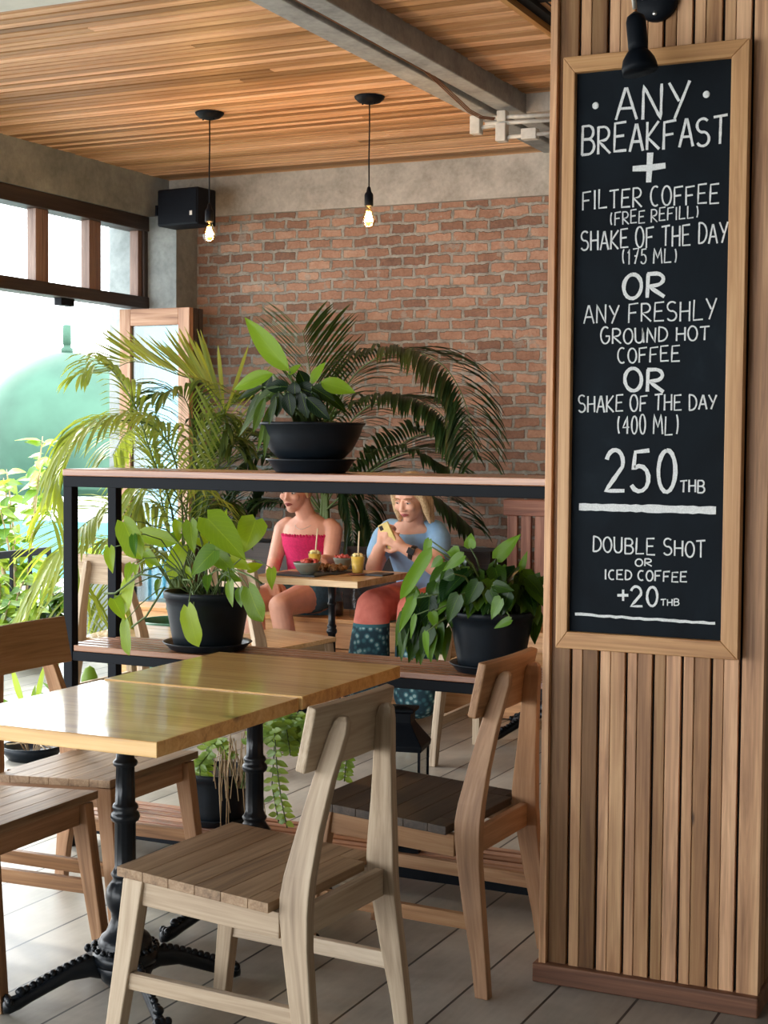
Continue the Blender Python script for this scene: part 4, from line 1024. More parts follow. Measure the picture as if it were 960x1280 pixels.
# ------------------------------------------------------------------ breakfast on the small table
ZT=.735
def lath(name,prof,mat,parent,n=28,org=(0,0,0)):
    m=MB(); m.lathe(prof,n,org); return m.build(name,mat,parent)
def bowl(loc,label,r,h,seed):
    t=thing('fruit_bowl',label,'bowl',loc,group='fruit bowls on the small table')
    lath('bowl',[(.0,.0005),(r*.45,.0005),(r*.5,.006),(r*.75,h*.4),(r*.95,h*.8),(r,h),(r*.96,h),(r*.9,h*.8),(r*.7,h*.55),(.0,h*.5)],M_CERAM,t)
    rnd=random.Random(seed); m=MB()
    for i in range(22):
        a=rnd.uniform(0,2*PI); q=rnd.uniform(0,.78)*r; m.sphere((q*math.cos(a),q*math.sin(a),h*.88+rnd.uniform(0,.012)+(r-q)*.12),(rnd.uniform(.009,.015),rnd.uniform(.009,.015),.008),Euler((rnd.random(),rnd.random(),rnd.random())).to_matrix(),8,6)
    m.build('fruit_pieces',M_FRUIT,t)
    return t
def glass(loc,label,r,h,tilt):
    t=thing('smoothie_glass',label,'glass',loc,group='yellow smoothies on the small table')
    lath('glass',[(.0,.0006),(r*.72,.0006),(r*.75,.004),(r,h),(r*.955,h),(r*.72,.007),(.0,.007)],G_CLEAR,t)
    lath('smoothie',[(.0,.0075),(r*.70,.0075),(r*.93,h*.9),(.0,h*.9)],M_SMOOTH,t)
    m=MB(); rnd=random.Random(3)
    for i in range(16):
        a=rnd.uniform(0,2*PI); q=rnd.uniform(0,.62)*r; m.sphere((q*math.cos(a),q*math.sin(a),h*.925+rnd.uniform(0,.008)),(.011,.011,.009),None,8,6)
    m.build('foam',M_FOAM,t)
    m=MB(); m.tube([(0,0,h*.5),tilt],.0038,8); m.build('straw',M_STRAW,t)
b1=atZ(384,718,ZT+.009); b2=atZ(429,712,ZT)
def plate(px,py,w,d,label,mat=M_SLATE):
    q=atZ(px,py,ZT); t=thing('slate_plate',label,'plate',(q.x,q.y,ZT)); m=MB(); m.box((-w/2,-d/2,.0006),(w/2,d/2,.009)); m.build('plate',mat,t,.002); return q
plate(376,719,.24,.17,'black slate plate under the nearer fruit bowl'); bowl(b1,'grey stoneware bowl of red fruit nearest the viewer on the small table',.068,.060,1)
bowl(b2,'grey stoneware bowl of red fruit behind the brown food',.052,.062,2)
q=plate(414,716.5,.15,.17,'black slate plate holding brown toasted food')
t=thing('toasted_food','heap of brown toasted food on a slate plate between the bowls','food',(q.x,q.y,ZT+.0092)); m=MB(); rnd=random.Random(5)
for i in range(40):
    m.sphere((rnd.uniform(-.06,.06),rnd.uniform(-.06,.06),.008+rnd.uniform(0,.020)),(rnd.uniform(.008,.018),rnd.uniform(.008,.018),.009),Euler((rnd.random()*3,0,rnd.random()*3)).to_matrix(),8,6)
m.build('crumbly_pieces',M_FOOD,t)
q=atZ(447,719,ZT); t=thing('saucer','small brown saucer under the tall yellow smoothie','saucer',(q.x,q.y,ZT)); lath('saucer_dish',[(.0,.0006),(.035,.0006),(.05,.007),(.048,.009),(.03,.004),(.0,.004)],M_REDW,t)
glass((q.x,q.y,ZT+.0045),'tall yellow smoothie with a straw beside the table edge',.036,.095,(.012,-.01,.21))
q=atY(391,704,6.62); glass((q.x,q.y+.02,ZT+.0005),'yellow smoothie behind the nearer fruit bowl',.034,.105,(.018,-.005,.22))
plate(474,719,.10,.13,'black slate plate at the right end of the small table')
q=atZ(434,767,.453); t=thing('iced_coffee_glass','clear glass of dark iced coffee standing on the bench between the women','glass',(q.x,7.22,.452))
lath('glass',[(.0,.0006),(.034,.0006),(.037,.13),(.035,.13),(.032,.006),(.0,.006)],G_CLEAR,t); lath('coffee',[(.0,.0065),(.0315,.0065),(.033,.075),(.0,.075)],M_SHOE,t)
t=thing('water_bottle','clear glass bottle on the bench beside the iced coffee','bottle',(q.x+.11,7.23,.452))
lath('bottle',[(.0,.0006),(.036,.0006),(.038,.01),(.038,.11),(.018,.15),(.018,.17),(.016,.17),(.016,.15),(.035,.11),(.034,.008),(.0,.008)],G_CLEAR,t)

# ------------------------------------------------------------------ plants
def width_profile(shape, t):
    if shape=='heart':   # broad lobes near the stalk
        return (min(1,(t/.12))**.5)*(1-max(0,(t-.25)/.75)**1.7)*(1.0 if t<.95 else .9)
    if shape=='oblong':
        return (min(1,t/.16)**.55)*(1-max(0,(t-.62)/.38)**2.2)
    if shape=='lance':
        return math.sin(PI*min(1,t**.8))**.9
    return math.sin(PI*t)
def leaf(mb, base, d, nrm, L, W, shape='heart', droop=.25, fold=.18, tone=.5, twist=0, lobes=0.0, nx=9):
    base=V(base); d=V(d).normalized(); nrm=V(nrm); nrm=(nrm-d*nrm.dot(d)); nrm = nrm.normalized() if nrm.length>1e-5 else d.orthogonal().normalized()
    s=d.cross(nrm); vs=[];gs=[];fs=[]; cols=(-1,-.5,0,.5,1); n=len(cols)
    for i in range(nx+1):
        t=i/nx; w=W/2*max(.0,width_profile(shape,t)) if 0<t<1 else (W/2*(.35 if (i==0 and lobes) else .0)); w=max(w,.0006)
        a=droop*t*t
        c=base+d*(L*(t-a*a*.15*t))-nrm*(L*a*.5)
        for k in cols:
            back = -lobes*L*abs(k)*max(0,1-t*4)
            wav=.02*W*math.sin(7*t+3*k+base.x*40)
            vs.append(c+s*(w*k)+nrm*(abs(k)*w*fold*2+wav)+d*back); gs.append((t,k,0))
    for i in range(nx):
        for k in range(n-1): a=i*n+k; fs.append((a,a+1,a+n+1,a+n))
    mb.add(vs,fs,gs,tone,True)
def pot(t, r0, r1, h, z0=.0, saucer=None, rim=.012, mat=None, ribs=False, steps=True):
    mat=mat or M_POT
    prof=[(.0,z0),(r0*.96,z0),(r0,z0+.006),(r0+(r1-r0)*.80,z0+h*.80),(r1*.985,z0+h-.03)]
    prof=[(.0,z0),(r0*.96,z0),(r0,z0+.006)]+[(r0+(r1-r0)*q,z0+h*q) for q in (.25,.5,.75,.88)]+[(r1,z0+h*.885),(r1+.002,z0+h-.004),(r1,z0+h),(r1-.008,z0+h),(r1-.010,z0+h-.02),(r1-.018,z0+h*.86),(.0,z0+h*.85)]
    m=MB(); n=48; 
    if ribs:
        secs=[]
        for r,z in prof:
            mid=z0+h*.1<z<z0+h*.87
            secs.append([V((max(r,1e-4)*(1-(.035 if mid and k%4==0 else 0))*math.cos(2*PI*k/n),max(r,1e-4)*(1-(.035 if mid and k%4==0 else 0))*math.sin(2*PI*k/n),z)) for k in range(n)])
        m.loft(secs,.5,True,True)
    else: m.lathe(prof,n)
    m.build('pot',mat,t)
    m=MB(); m.lathe([(.0,z0+h*.84),(r1*.93,z0+h*.86),(r1*.90,z0+h*.89),(r1*.5,z0+h*.92),(.0,z0+h*.93)],24); m.build('soil',M_SOIL,t)
    if saucer:
        m=MB(); m.lathe([(.0,.0006),(saucer*.80,.0006),(saucer*.84,.004),(saucer*.96,.022),(saucer,.026),(saucer*.98,.028),(saucer*.90,.020),(saucer*.8,.0055),(.0,.0055)],40); m.build('saucer',mat,t)

# left plant on the rack: long heart leaves
PX=-2.70; PYc=4.335; PZ=.6925
pt=thing('potted_plant','black pot of lime green long heart leaved climber on the rack, left of the table','potted plant',(PX,PYc,PZ))
pot(pt,.112,.146,.190,.0058,.150)
m=MB(); st=MB(); o=V((PX,PYc,PZ))
def s8(x,y): return (130+x/4.364, 610+y/4.364)
LV=[((105,185),(190,378),128,4.12,.55,'o'),((30,328),(38,457),70,4.2,.6,'h'),((150,415),(118,505),62,4.2,.5,'h'),((150,490),(98,678),112,4.22,.95,'o'),((52,605),(108,712),78,4.2,.55,'h'),((116,728),(122,906),78,4.12,.6,'o'),
((212,248),(378,292),92,4.3,.6,'o'),((470,185),(482,348),94,4.3,.4,'h'),((400,175),(402,285),60,4.35,.7,'h'),((565,165),(760,372),165,4.2,.5,'h'),((648,218),(662,112),50,4.35,.8,'h'),((830,175),(760,342),165,4.32,.65,'h'),
((605,340),(472,470),118,4.18,.15,'h'),((428,318),(355,492),98,4.35,.75,'o'),((788,545),(852,722),118,4.16,.3,'o'),((688,512),(690,642),64,4.16,.35,'h'),((742,548),(742,645),66,4.2,.15,'h'),((914,440),(912,548),56,4.25,.65,'h'),
((458,652),(500,858),112,4.13,1.0,'o'),((785,445),(862,415),66,4.4,1.0,'h'),((150,498),(140,605),34,4.25,.4,'h'),((228,345),(298,430),60,4.4,.4,'h'),((300,500),(282,585),50,4.3,.2,'h'),((565,480),(560,560),54,4.25,.1,'h'),((600,345),(705,455),105,4.25,.3,'h'),((690,375),(790,440),80,4.38,.9,'h'),
((160,260),(165,370),50,4.1,.0,'h'),((250,380),(255,440),60,4.45,.8,'h'),((520,270),(600,330),80,4.42,.9,'h'),((340,300),(420,250),70,4.42,.15,'o'),((480,500),(440,420),60,4.42,.6,'h'),((640,470),(740,500),70,4.35,.2,'h'),((180,420),(170,480),45,4.45,.6,'h'),((560,400),(640,400),60,4.45,.8,'h')]
rnd=random.Random(11)
for (a,b_,w,Y,tn,sh) in LV:
    A=atY(*s8(*a),Y); B=atY(*s8(*b_),Y-.03 if b_[1]>a[1] else Y+.02)
    d=B-A; L=d.length*1.04; px=w/4.364/395.0
    nr=V((rnd.uniform(-.35,.35),-1,rnd.uniform(.15,.6)))
    leaf(m,A-o,d,nr,L,px*1.08,'oblong' if sh=='o' else 'heart',.22,.10,tn,lobes=.12)
    c0=V((PX+rnd.uniform(-.05,.05),PYc+rnd.uniform(-.05,.05),PZ+.17)); mid=c0.lerp(A,.55)+V((0,0,.05+.1*(A-c0).length))
    st.tube([c0-o,c0.lerp(mid,.5)+V((0,0,.02))-o,mid-o,mid.lerp(A,.6)+V((0,0,.01))-o,A-o],[.0026,.0024,.0021,.0018,.0015],6)
for (pts) in (((310,490),(200,470),(60,575),(0,575)),((480,560),(495,600),(490,640)),((430,500),(470,500),(492,560)),((700,440),(800,480),(862,522)),((330,540),(230,700),(150,760))):
    st.tube([atY(*s8(*p),4.2)-o for p in pts],.0035,6)
m.build('foliage',L_LIME,pt); st.build('stems',M_STEM,pt)

# bushy right plant on the rack
QX,QY=-1.685,4.335
pt=thing('potted_plant','black pot of bushy dark green pointed leaves on the rack beside the pillar','potted plant',(QX,QY,PZ))
pot(pt,.098,.132,.182,.0058,.128)
m=MB(); st=MB(); o=V((QX,QY,PZ)); rnd=random.Random(21)
for i in range(150):
    a=rnd.uniform(0,2*PI); e=rnd.uniform(-.25,1.0); 
    rr=rnd.uniform(.6,1.0); q=V((.190*math.cos(a)*math.cos(e*1.2)*rr-.035,.125*math.sin(a)*math.cos(e*1.2)*rr,.215+.125*math.sin(e*1.3)*rr))
    d=V((q.x*2.0+rnd.uniform(-.3,.3)-.12,q.y*2.2+rnd.uniform(-.3,.3)-.2,-.35-rnd.random()*.75))
    nr=V((q.x*1.5+rnd.uniform(-.3,.3),q.y*2-.5,.7+rnd.uniform(0,.4)))
    if q.x>-.09 and q.y<.03:
        q.z=max(q.z,.245+.05*rnd.random()); d.z=max(d.z,-.55*abs(d.xy.length)-.1)
    leaf(m,q,d,nr,rnd.uniform(.075,.115),rnd.uniform(.045,.066),'heart',.4,.12,min(1,max(0,rnd.gauss(.22,.22))),lobes=.10,nx=7)
    if i%3==0: st.tube([(rnd.uniform(-.06,.06),rnd.uniform(-.06,.06),.16),q*.6+V((0,0,.10)),q],[.0035,.003,.002],6)
for i in range(34):     # hanging fringe on the left and front
    q=V((rnd.uniform(-.25,-.13),rnd.uniform(-.12,-.02),rnd.uniform(.12,.25))); d=V((rnd.uniform(-.4,.1),-.15,-1))
    leaf(m,q,d,(rnd.uniform(-.4,.4),-1,.25),rnd.uniform(.09,.125),rnd.uniform(.04,.055),'heart',.25,.12,min(1,max(0,rnd.gauss(.35,.28))),lobes=.10,nx=7)
def s7(x,y): return (490+x/4.8,640+y/4.8)
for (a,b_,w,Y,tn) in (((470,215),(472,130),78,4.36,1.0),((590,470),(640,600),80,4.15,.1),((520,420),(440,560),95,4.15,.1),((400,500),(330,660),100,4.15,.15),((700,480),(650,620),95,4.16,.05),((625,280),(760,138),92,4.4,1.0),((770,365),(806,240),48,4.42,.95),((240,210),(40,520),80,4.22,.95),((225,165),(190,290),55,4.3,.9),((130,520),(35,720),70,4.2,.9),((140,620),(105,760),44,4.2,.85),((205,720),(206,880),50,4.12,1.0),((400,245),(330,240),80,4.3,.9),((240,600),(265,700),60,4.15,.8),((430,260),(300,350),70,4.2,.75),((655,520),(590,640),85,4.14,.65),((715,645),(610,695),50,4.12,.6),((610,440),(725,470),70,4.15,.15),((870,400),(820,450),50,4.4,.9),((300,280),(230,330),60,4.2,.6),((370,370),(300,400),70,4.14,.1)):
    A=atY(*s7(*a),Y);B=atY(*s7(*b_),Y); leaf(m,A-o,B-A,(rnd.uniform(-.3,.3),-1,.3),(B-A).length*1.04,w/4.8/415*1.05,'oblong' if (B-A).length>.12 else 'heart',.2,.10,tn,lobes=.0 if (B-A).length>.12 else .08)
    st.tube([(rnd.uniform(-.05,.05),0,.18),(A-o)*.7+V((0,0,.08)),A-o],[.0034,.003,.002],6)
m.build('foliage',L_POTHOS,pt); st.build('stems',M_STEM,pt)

# bowl pot on the top shelf
TX,TY,TZ=-2.315,4.34,1.2897
pt=thing('potted_plant','wide black bowl pot of broad glossy leaves on the top of the rack','potted plant',(TX,TY,TZ))
m=MB(); m.lathe([(.0,.042),(.098,.042),(.108,.046),(.135,.075),(.156,.115),(.168,.150),(.174,.152),(.176,.158),(.172,.161),(.164,.158),(.15,.125),(.0,.12)],48); m.build('pot',M_POT,pt)
m=MB(); m.lathe([(.0,.0006),(.112,.0006),(.118,.006),(.138,.036),(.146,.040),(.146,.044),(.138,.044),(.112,.012),(.0,.010)],48); m.lathe([(.0,.010),(.1,.010),(.1,.0425),(.0,.0425)],32); m.build('saucer',M_POT,pt)
m=MB(); m.lathe([(.0,.12),(.155,.135),(.12,.145),(.0,.150)],24); m.build('soil',M_SOIL,pt)
m=MB(); st=MB(); o=V((TX,TY,TZ)); rnd=random.Random(31)
def s9(x,y): return (290+x/6.0,390+y/6.0)
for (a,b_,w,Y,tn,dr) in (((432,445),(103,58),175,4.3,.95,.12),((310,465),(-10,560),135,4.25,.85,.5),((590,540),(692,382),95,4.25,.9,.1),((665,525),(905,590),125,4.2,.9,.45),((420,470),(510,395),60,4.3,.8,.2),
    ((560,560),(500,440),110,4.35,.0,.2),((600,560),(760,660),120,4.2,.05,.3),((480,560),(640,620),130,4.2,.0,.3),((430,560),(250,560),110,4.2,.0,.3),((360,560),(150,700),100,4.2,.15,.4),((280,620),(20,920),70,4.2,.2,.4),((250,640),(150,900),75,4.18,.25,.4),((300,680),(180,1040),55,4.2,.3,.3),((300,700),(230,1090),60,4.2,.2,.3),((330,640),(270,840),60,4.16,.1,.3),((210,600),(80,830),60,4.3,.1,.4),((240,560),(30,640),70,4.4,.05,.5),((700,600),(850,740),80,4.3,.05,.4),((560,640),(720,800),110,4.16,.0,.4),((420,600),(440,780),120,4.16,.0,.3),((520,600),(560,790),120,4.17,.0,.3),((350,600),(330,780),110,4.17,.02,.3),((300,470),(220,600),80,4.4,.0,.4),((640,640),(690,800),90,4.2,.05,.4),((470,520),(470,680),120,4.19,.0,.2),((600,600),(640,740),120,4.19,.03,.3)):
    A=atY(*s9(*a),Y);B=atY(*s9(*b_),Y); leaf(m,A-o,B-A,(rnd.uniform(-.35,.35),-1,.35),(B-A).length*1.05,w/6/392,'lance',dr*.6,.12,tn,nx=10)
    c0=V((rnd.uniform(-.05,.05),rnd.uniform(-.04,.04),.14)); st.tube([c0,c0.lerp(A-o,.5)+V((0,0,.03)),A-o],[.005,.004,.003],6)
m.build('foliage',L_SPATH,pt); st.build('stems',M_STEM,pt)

# trailing fern-like plant on the bottom shelf
BXp,BYp=-2.665,4.345
pt=thing('potted_plant','ribbed black pot of dry trailing stems on the bottom shelf under the table','potted plant',(BXp,BYp,.1085))
pot(pt,.095,.125,.175,.0058,.11,ribs=True)
m=MB(); st=MB(); dr=MB(); o=V((BXp,BYp,.1085)); rnd=random.Random(41)
def sprig(pts,n,sz,tone):
    pts=[V(p) for p in pts]
    for i in range(n):
        t=i/n*(len(pts)-1); k=int(t); q=pts[k].lerp(pts[min(k+1,len(pts)-1)],t-k); dd=(pts[min(k+1,len(pts)-1)]-pts[k]).normalized()
        for s in (-1,1):
            sd=V((s*1.0,rnd.uniform(-.5,.3),rnd.uniform(-.2,.3)))
            leaf(m,q,sd+dd*.3,(0,-1,.5),sz*rnd.uniform(.8,1.2),sz*.55,'lance',.2,.1,min(1,max(0,tone+rnd.uniform(-.25,.25))),nx=4)
def s5(x,y): return (200+x/3.4286,860+y/3.4286)
for pts,Y in ((((330,430),(300,300),(250,220),(200,260),(190,420)),4.27),(((300,430),(210,280),(170,330),(175,430)),4.25),(((350,430),(380,240),(460,150),(490,250),(480,420),(510,580)),4.22),(((360,430),(420,200),(490,180),(500,330),(520,480),(545,600)),4.2),(((360,430),(440,170),(540,160),(560,290)),4.3),(((340,430),(400,150),(600,110),(640,220)),4.4),(((340,430),(430,200),(580,180),(600,260)),4.45),(((350,430),(450,140),(660,180),(720,330)),4.4),(((350,430),(480,130),(760,220),(800,300),(790,400)),4.4),(((350,430),(470,160),(640,150),(640,250)),4.3),(((330,430),(270,250),(200,230)),4.35),(((350,430),(430,180),(520,140),(600,190)),4.38),(((350,430),(420,160),(500,120),(560,180),(570,280)),4.36),(((345,430),(410,230),(470,200),(520,240)),4.25),(((345,430),(400,190),(450,160),(490,210)),4.32),(((355,430),(470,150),(580,130),(640,170),(650,270)),4.4),(((350,430),(440,220),(540,200),(600,230)),4.34)):
    P3=[atY(*s5(*p),Y)-o for p in pts]; st.tube(P3,.0022,6); sprig(P3[1:],17,.036,.5)
for i in range(26):
    x=rnd.uniform(230,420); A=atY(*s5(x,430),4.30)-o; x2=x+rnd.uniform(-70,60); y1=rnd.uniform(170,330); B=atY(*s5((x+x2)/2,y1),4.26)-o; C=atY(*s5(x2,rnd.uniform(380,620)),4.21)-o
    dr.tube([A,A.lerp(B,.6)+V((0,0,.02)),B,B.lerp(C,.4)+V((0,-.01,-.01)),C],.0016,5)
m.build('foliage',L_SMALL,pt); st.build('stems',M_STEM,pt); dr.build('dry_stems',M_BROWNSTEM,pt)

# palms
def frond(mb, st, pts, L, o, tone, droop=.5, n=34, wid=.016, seed=0):
    rnd=random.Random(seed); pts=[V(p)-o for p in pts]
    # Catmull-Rom through the points
    sm=[]; P=[pts[0]*2-pts[1]]+pts+[pts[-1]*2-pts[-2]]
    for i in range(1,len(P)-2):
        for k in range(8):
            t=k/8; a,b,c_,d=P[i-1],P[i],P[i+1],P[i+2]
            sm.append(.5*((2*b)+(c_-a)*t+(2*a-5*b+4*c_-d)*t*t+(3*b-a-3*c_+d)*t**3))
    sm.append(pts[-1]); N=len(sm)
    st.tube(sm,[.006*(1-.75*i/N) for i in range(N)],6)
    for i in range(n):
        t=.16+.84*i/n; k=t*(N-1); j=min(int(k),N-2); q=sm[j].lerp(sm[j+1],k-j); tg=(sm[j+1]-sm[j]).normalized()
        side=tg.cross(V((0,0,1))); side = side.normalized() if side.length>.05 else V((1,0,0))
        for s in (-1,1):
            l=1.35*L*(.45+.55*math.sin(PI*min(1,(t-.10)*1.05)**.8))*rnd.uniform(.85,1.12)
            d0=(tg*.75+side*s*.85+V((0,0,.25+rnd.uniform(-.1,.1)))).normalized()
            nv=5; vs=[];gs=[];fs=[]; p=q.copy(); dv=d0.copy(); tn=min(1,max(0,tone+rnd.uniform(-.2,.2)))
            for a in range(nv+1):
                tt=a/nv; w=wid*(math.sin(PI*(.12+.88*(1-tt)*.98))**.7)*.5 if a<nv else .0005
                sd=dv.cross(V((0,0,1))); sd=sd.normalized() if sd.length>.05 else side
                up=sd.cross(dv)
                vs += [p-sd*w+up*w*.35,p.copy(),p+sd*w+up*w*.35]; gs += [(tt,-1,0),(tt,0,0),(tt,1,0)]
                p=p+dv*(l/nv); dv=(dv+V((0,0,-droop*.34*(1+tt)))).normalized()
            for a in range(nv):
                for b_ in range(2): f=a*3+b_; fs.append((f,f+1,f+4,f+3))
            mb.add(vs,fs,gs,tn,True)
def palm(root, fr, mat, o, tone, L, seed):
    for i,(pts,kw) in enumerate(fr):
        m=MB(); s=MB(); P3=[atY(x,y,Y) for x,y,Y in pts]; kk=dict(tone=tone,L=L,droop=.5); kk.update(kw)
        frond(m,s,P3,kk['L'],o,kk['tone'],kk['droop'],kk.get('n',34),kk.get('wid',.021),seed+i)
        f=m.build('frond',mat,root); s.build('rachis',M_STEM,f)
pb=V((-4.0,7.72,.74)); pt=thing('palm','dark green palm growing in the planter box behind the women','palm',pb)
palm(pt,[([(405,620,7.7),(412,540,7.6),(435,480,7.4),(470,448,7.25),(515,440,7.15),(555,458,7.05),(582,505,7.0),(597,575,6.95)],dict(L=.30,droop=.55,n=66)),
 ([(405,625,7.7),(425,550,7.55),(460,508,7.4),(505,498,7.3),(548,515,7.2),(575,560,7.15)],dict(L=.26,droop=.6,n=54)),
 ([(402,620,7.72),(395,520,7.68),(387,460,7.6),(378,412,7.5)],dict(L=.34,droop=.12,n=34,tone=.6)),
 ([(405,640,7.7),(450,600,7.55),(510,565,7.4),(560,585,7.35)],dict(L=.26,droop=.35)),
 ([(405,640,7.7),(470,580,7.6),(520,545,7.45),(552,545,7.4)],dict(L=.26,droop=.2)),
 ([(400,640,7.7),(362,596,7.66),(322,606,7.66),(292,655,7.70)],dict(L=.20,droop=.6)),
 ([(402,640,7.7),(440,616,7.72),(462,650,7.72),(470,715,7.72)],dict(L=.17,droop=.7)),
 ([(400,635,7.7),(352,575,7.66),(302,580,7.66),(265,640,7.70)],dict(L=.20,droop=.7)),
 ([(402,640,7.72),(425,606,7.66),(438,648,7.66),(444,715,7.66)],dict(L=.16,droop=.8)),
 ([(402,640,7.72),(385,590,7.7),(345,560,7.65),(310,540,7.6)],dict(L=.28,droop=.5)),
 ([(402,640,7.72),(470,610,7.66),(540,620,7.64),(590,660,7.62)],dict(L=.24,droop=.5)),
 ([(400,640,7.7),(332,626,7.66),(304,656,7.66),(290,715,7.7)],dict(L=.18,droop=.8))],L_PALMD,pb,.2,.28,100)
m=MB(); 
for i in range(5): m.tube([V((rnd.uniform(-.06,.06),rnd.uniform(-.05,.05),-.02)),V((rnd.uniform(-.05,.05),-.02,.15)),V((rnd.uniform(-.03,.03),-.03,.42))],[.018,.014,.008],8)
m.build('palm_stem',M_STEM,pt)
pb=atY(222,860,6.75); pb.z=0; pt=thing('palm','sunlit yellow green palm in a glazed pot by the folded door leaves','palm',pb)
pot(pt,.15,.20,.44,.0005,None,mat=M_GREENPL)
FY=6.75  # tones below put sunlit paleness and inner shade into the frond colour
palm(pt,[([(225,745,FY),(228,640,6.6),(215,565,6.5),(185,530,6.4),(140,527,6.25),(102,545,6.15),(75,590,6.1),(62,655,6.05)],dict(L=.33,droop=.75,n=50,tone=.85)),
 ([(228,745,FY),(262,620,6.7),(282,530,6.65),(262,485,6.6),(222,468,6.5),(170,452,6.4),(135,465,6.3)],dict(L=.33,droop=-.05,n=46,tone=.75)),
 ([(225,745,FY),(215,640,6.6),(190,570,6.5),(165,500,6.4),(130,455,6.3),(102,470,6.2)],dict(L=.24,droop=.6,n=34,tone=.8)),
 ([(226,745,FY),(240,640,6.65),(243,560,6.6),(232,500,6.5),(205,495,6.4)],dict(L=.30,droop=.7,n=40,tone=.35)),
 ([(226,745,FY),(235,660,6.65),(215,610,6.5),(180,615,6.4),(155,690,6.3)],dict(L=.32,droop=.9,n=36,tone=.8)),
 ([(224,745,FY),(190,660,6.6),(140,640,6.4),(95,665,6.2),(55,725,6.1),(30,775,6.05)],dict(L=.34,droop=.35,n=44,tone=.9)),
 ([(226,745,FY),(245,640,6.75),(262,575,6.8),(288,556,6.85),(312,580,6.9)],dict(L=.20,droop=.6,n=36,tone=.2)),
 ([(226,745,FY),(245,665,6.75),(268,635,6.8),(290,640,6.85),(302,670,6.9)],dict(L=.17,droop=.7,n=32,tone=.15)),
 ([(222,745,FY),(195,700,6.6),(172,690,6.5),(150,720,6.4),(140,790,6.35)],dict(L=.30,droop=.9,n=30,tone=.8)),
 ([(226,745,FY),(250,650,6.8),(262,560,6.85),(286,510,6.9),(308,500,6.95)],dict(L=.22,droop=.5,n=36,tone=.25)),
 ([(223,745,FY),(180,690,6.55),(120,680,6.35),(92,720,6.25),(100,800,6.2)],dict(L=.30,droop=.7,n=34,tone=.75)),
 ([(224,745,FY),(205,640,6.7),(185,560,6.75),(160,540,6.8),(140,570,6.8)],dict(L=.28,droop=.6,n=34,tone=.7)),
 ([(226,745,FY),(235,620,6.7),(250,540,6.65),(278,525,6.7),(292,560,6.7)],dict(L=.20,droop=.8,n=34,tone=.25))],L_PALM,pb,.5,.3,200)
m=MB()
for i in range(6): m.tube([V((rnd.uniform(-.07,.07),rnd.uniform(-.07,.07),.38)),V((rnd.uniform(-.06,.06),-.02,.5)),V((rnd.uniform(-.04,.04),-.03,.75))],[.016,.013,.008],8)
m.build('palm_stem',M_STEM,pt)

# low plants on the floor at the left
def sword_plant(px,py,label,leaves,r=.10):
    q=atZ(px,py,0); t=thing('potted_plant',label,'potted plant',(q.x,q.y,0)); pot(t,r*.75,r,.09,.0005,None)
    m=MB(); 
    for (dx,dz,L,w,tn) in leaves:
        leaf(m,V((dx*.12,0,.075)),V((dx,-.1,dz)),(0.1,-1,.2),L,w,'lance',.15,.25,tn,nx=7)
    m.build('foliage',L_SMALL,t); return t
sword_plant(40,905,'small potted plant with upright sword leaves on the floor behind the nearest table',[(-.35,1,.24,.035,.9),(.25,1,.26,.032,.8),(.8,.35,.16,.03,.2),(-.9,.3,.15,.03,.1),(.1,1,.12,.03,.3)])
t=sword_plant(112,898,'small potted plant with a yellow green bud between the rack posts',[(-.9,.45,.20,.03,.1),(-1,.15,.22,.03,.05),(.55,.8,.17,.03,.2),(.9,.3,.18,.03,.1),(-.5,.8,.15,.03,.3)])
m=MB(); m.lathe([(.0,.09),(.025,.12),(.042,.17),(.040,.21),(.024,.25),(.0,.265)],16); m.build('bud',L_SMALL,t)
q=atZ(40,948,0); t=thing('plant_bowl','shallow black plant bowl on the floor behind the far left chair','bowl',(q.x,q.y,0))
lath('bowl',[(.0,.0006),(.10,.0006),(.125,.035),(.13,.06),(.124,.06),(.11,.03),(.0,.02)],M_POT,t,36)
m=MB()
for k in range(9): m.tube([(.02*math.cos(k),.02*math.sin(k),.02),(.05*math.cos(k),.05*math.sin(k),.07),(.11*math.cos(k),.11*math.sin(k),.05+.02*(k%3))],.003,6)
m.build('dry_stems',M_BROWNSTEM,t)

# lantern on the bottom shelf
lx,ly=-1.985,4.345; t=thing('lantern','black metal candle lantern on the bottom shelf behind the second chair','lantern',(lx,ly,.1085),math.radians(12))
a=.072
m=MB(); m.box((-a,-a,.0006),(a,a,.016)); m.box((-a+.01,-a+.01,.016),(a-.01,a-.01,.028)); m.build('lantern_base',M_BLACK,t,.002)
for sx in (-1,1):
    for sy in (-1,1):
        m=MB(); m.box((sx*a-(.007 if sx>0 else -.0)-.0 if sx>0 else -a,(a-.009) if sy>0 else -a,.028),(a if sx>0 else -a+.009,a if sy>0 else -a+.009,.32)); m.build('corner_post',M_BLACK,t)
for r in range(4):
    m=MB(); m.box((-a+.008,-a+.003,.028),(a-.008,-a+.0045,.32)); g=m.build('glass_pane',G_CLEAR,t); g.rotation_euler=(0,0,r*PI/2)
m=MB()
def sq(h,z): return [(-h,-h,z),(h,-h,z),(h,h,z),(-h,h,z)]
m.loft([sq(a+.004,.318),sq(a+.006,.335),sq(a*.80,.365),sq(a*.52,.395),sq(a*.47,.402),sq(a*.47,.432),sq(a*.62,.436),sq(a*.62,.446),sq(a*.2,.452)],.5); m.build('lantern_roof',M_BLACK,t,.002)
m=MB(); m.lathe([(.0,.0285),(.03,.0285),(.03,.11),(.026,.113),(.0,.110)],20); m.build('candle',M_WHITE,t)

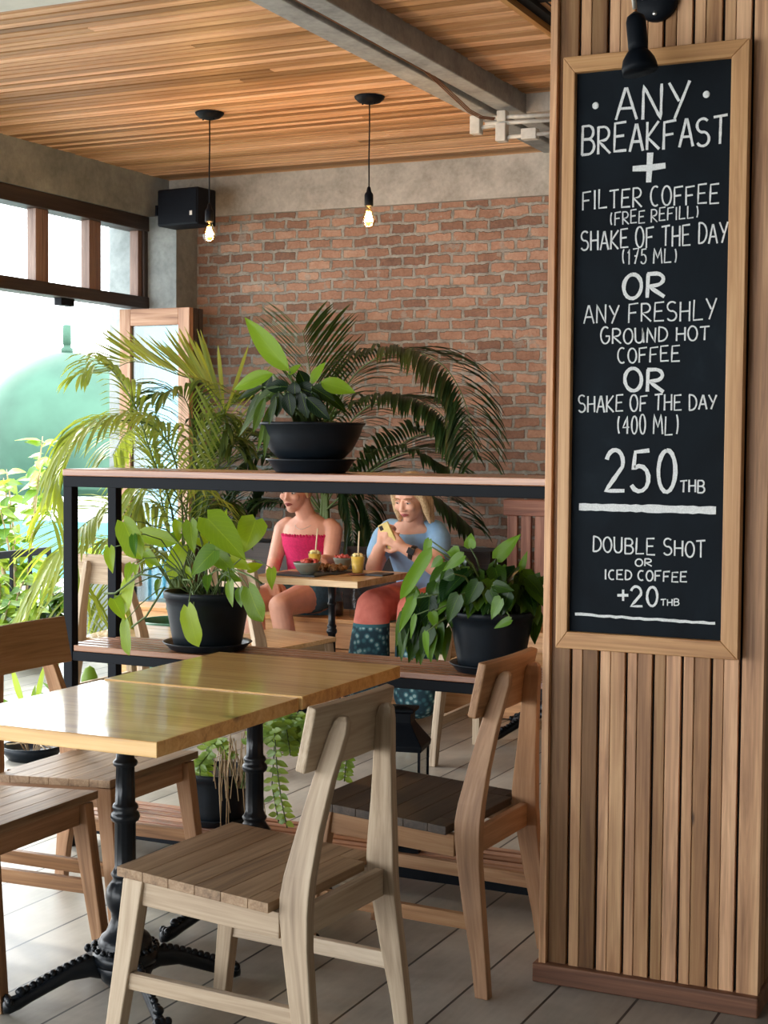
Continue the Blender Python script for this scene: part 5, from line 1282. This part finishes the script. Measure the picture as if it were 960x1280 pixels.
# ------------------------------------------------------------------ outside the open left side
TD=19.0
q=atY(84,545,TD); R_=1.27; t=thing('water_tank','big weathered teal spherical tank outside the opening','tank',(q.x,q.y,q.z))
m=MB(); m.lathe([(0,-R_)]+[(R_*math.cos(math.radians(e)),R_*math.sin(math.radians(e))) for e in range(-84,85,6)]+[(0,R_)],64); m.build('tank_shell',M_TEAL,t)
m=MB(); m.lathe([(.09,R_-.02),(.09,R_+.06),(.06,R_+.08),(.055,R_+.12),(.065,R_+.12),(.065,R_+.40),(.05,R_+.42),(.0,R_+.42)],24); m.build('tank_hatch',M_TEAL,t)
m=MB(); m.tube([(0,0,R_+.48),(0,0,R_+.95)],.012,6); m.build('lightning_rod',M_STEEL,t)
m=MB(); m.lathe([(R_*.84,-R_*.62),(R_*.86,-R_*.62),(R_*.86,-R_*.52),(R_*.84,-R_*.52)],48); m.build('tank_band',M_TEAL,t)
m=MB(); m.box((-R_*1.5,-.9,-R_-2.5),(R_*1.5,.9,-R_*.70)); m.build('tank_plinth',M_WHITE,t,.01)
m=MB(); m.box((-40,16,-2.0),(-9.3,16.2,.30)); o=m.build('wall_outside',M_TEAL2,None,.01); o['kind']='structure'; o['label']='low turquoise wall far outside under the tank'; o['category']='wall'
m=MB(); m.box((-60,-5,-2.2),(-9.4,40,-2.0)); o=m.build('ground',M_PALE,None); o['kind']='structure'; o['label']='pale ground far outside'; o['category']='ground'
rl=thing('terrace_railing','black metal terrace railing at the left picture edge','railing',(-6.15,7.0,0))
m=MB(); m.box((-.02,-3.0,.64),(.02,.95,.685)); m.box((-.015,-3.0,.08),(.015,.95,.11)); m.build('rail',M_BLACK,rl,.003)
for k in range(22):
    m=MB(); y=-2.95+k*.185; w=.018 if k%6 else .03; m.box((-w/2,y,-.02),(w/2,y+w,.64)); m.build('baluster' if k%6 else 'railing_post',M_BLACK,rl)
q=atZ(125,815,-.02); t=thing('square_planter','tall tapered grey square planter outside behind the rack','planter',(q.x,q.y+.1,-.02),math.radians(20))
m=MB(); m.loft([sq(.15,.0005),sq(.155,.02),sq(.205,.50),sq(.210,.52),sq(.19,.52),sq(.185,.47),sq(.05,.47)],.5); m.build('planter_shell',M_GREYPL,t,.004)
m=MB(); m.box((-.18,-.18,.47),(.18,.18,.485)); m.build('soil',M_SOIL,t)
m=MB(); rnd=random.Random(8)
for i in range(26): leaf(m,V((rnd.uniform(-.1,.1),rnd.uniform(-.1,.1),.48)),V((rnd.uniform(-1,1),rnd.uniform(-1,1),rnd.uniform(.4,1.4))),(0,-1,.4),rnd.uniform(.18,.32),.05,'lance',.4,.2,rnd.random(),nx=6)
m.build('foliage',L_SMALL,t)
def shrub(px,py,Y,label,n,spread,h,seed,mat,sz):
    q=atY(px,py,Y); q.z=-.02; t=thing('shrub',label,'shrub',q); rnd=random.Random(seed); m=MB(); s=MB()
    for k in range(9):
        a=rnd.uniform(0,2*PI); e=V((spread*math.cos(a)*rnd.uniform(.3,1),spread*math.sin(a)*rnd.uniform(.3,1),h*rnd.uniform(.55,1))); mid=e*.5+V((0,0,h*.08))
        P3=[V((0,0,.0)),mid*.5,mid,e.lerp(mid,.4)+V((0,0,.02)),e]; s.tube(P3,[.012,.010,.008,.006,.003],6)
        for i in range(n):
            t_=rnd.uniform(.25,1)*4; j=min(3,int(t_)); c_=P3[j].lerp(P3[j+1],t_-j); d=V((rnd.uniform(-1,1),rnd.uniform(-1,1),rnd.uniform(-.7,.4)))
            leaf(m,c_,d,(rnd.uniform(-.5,.5),-.6,1),sz*rnd.uniform(.7,1.2),sz*.55,'heart',.3,.1,rnd.random(),nx=5)
    m.build('foliage',mat,t); s.build('branches',M_BROWNSTEM,t)
shrub(28,800,8.3,'leafy yellow green shrub outside at the left picture edge',22,.42,1.42,51,L_SMALL,.15)
shrub(48,800,7.6,'low dark leafy shrub behind the terrace railing',26,.45,.60,52,L_POTHOS,.11)
shrub(-5,800,7.2,'low yellow green shrub at the foot of the terrace railing',26,.35,.62,53,L_SMALL,.11)

for o in list(bpy.data.objects):
    if o.type=='LIGHT' and o.parent is None: o['kind']='helper'
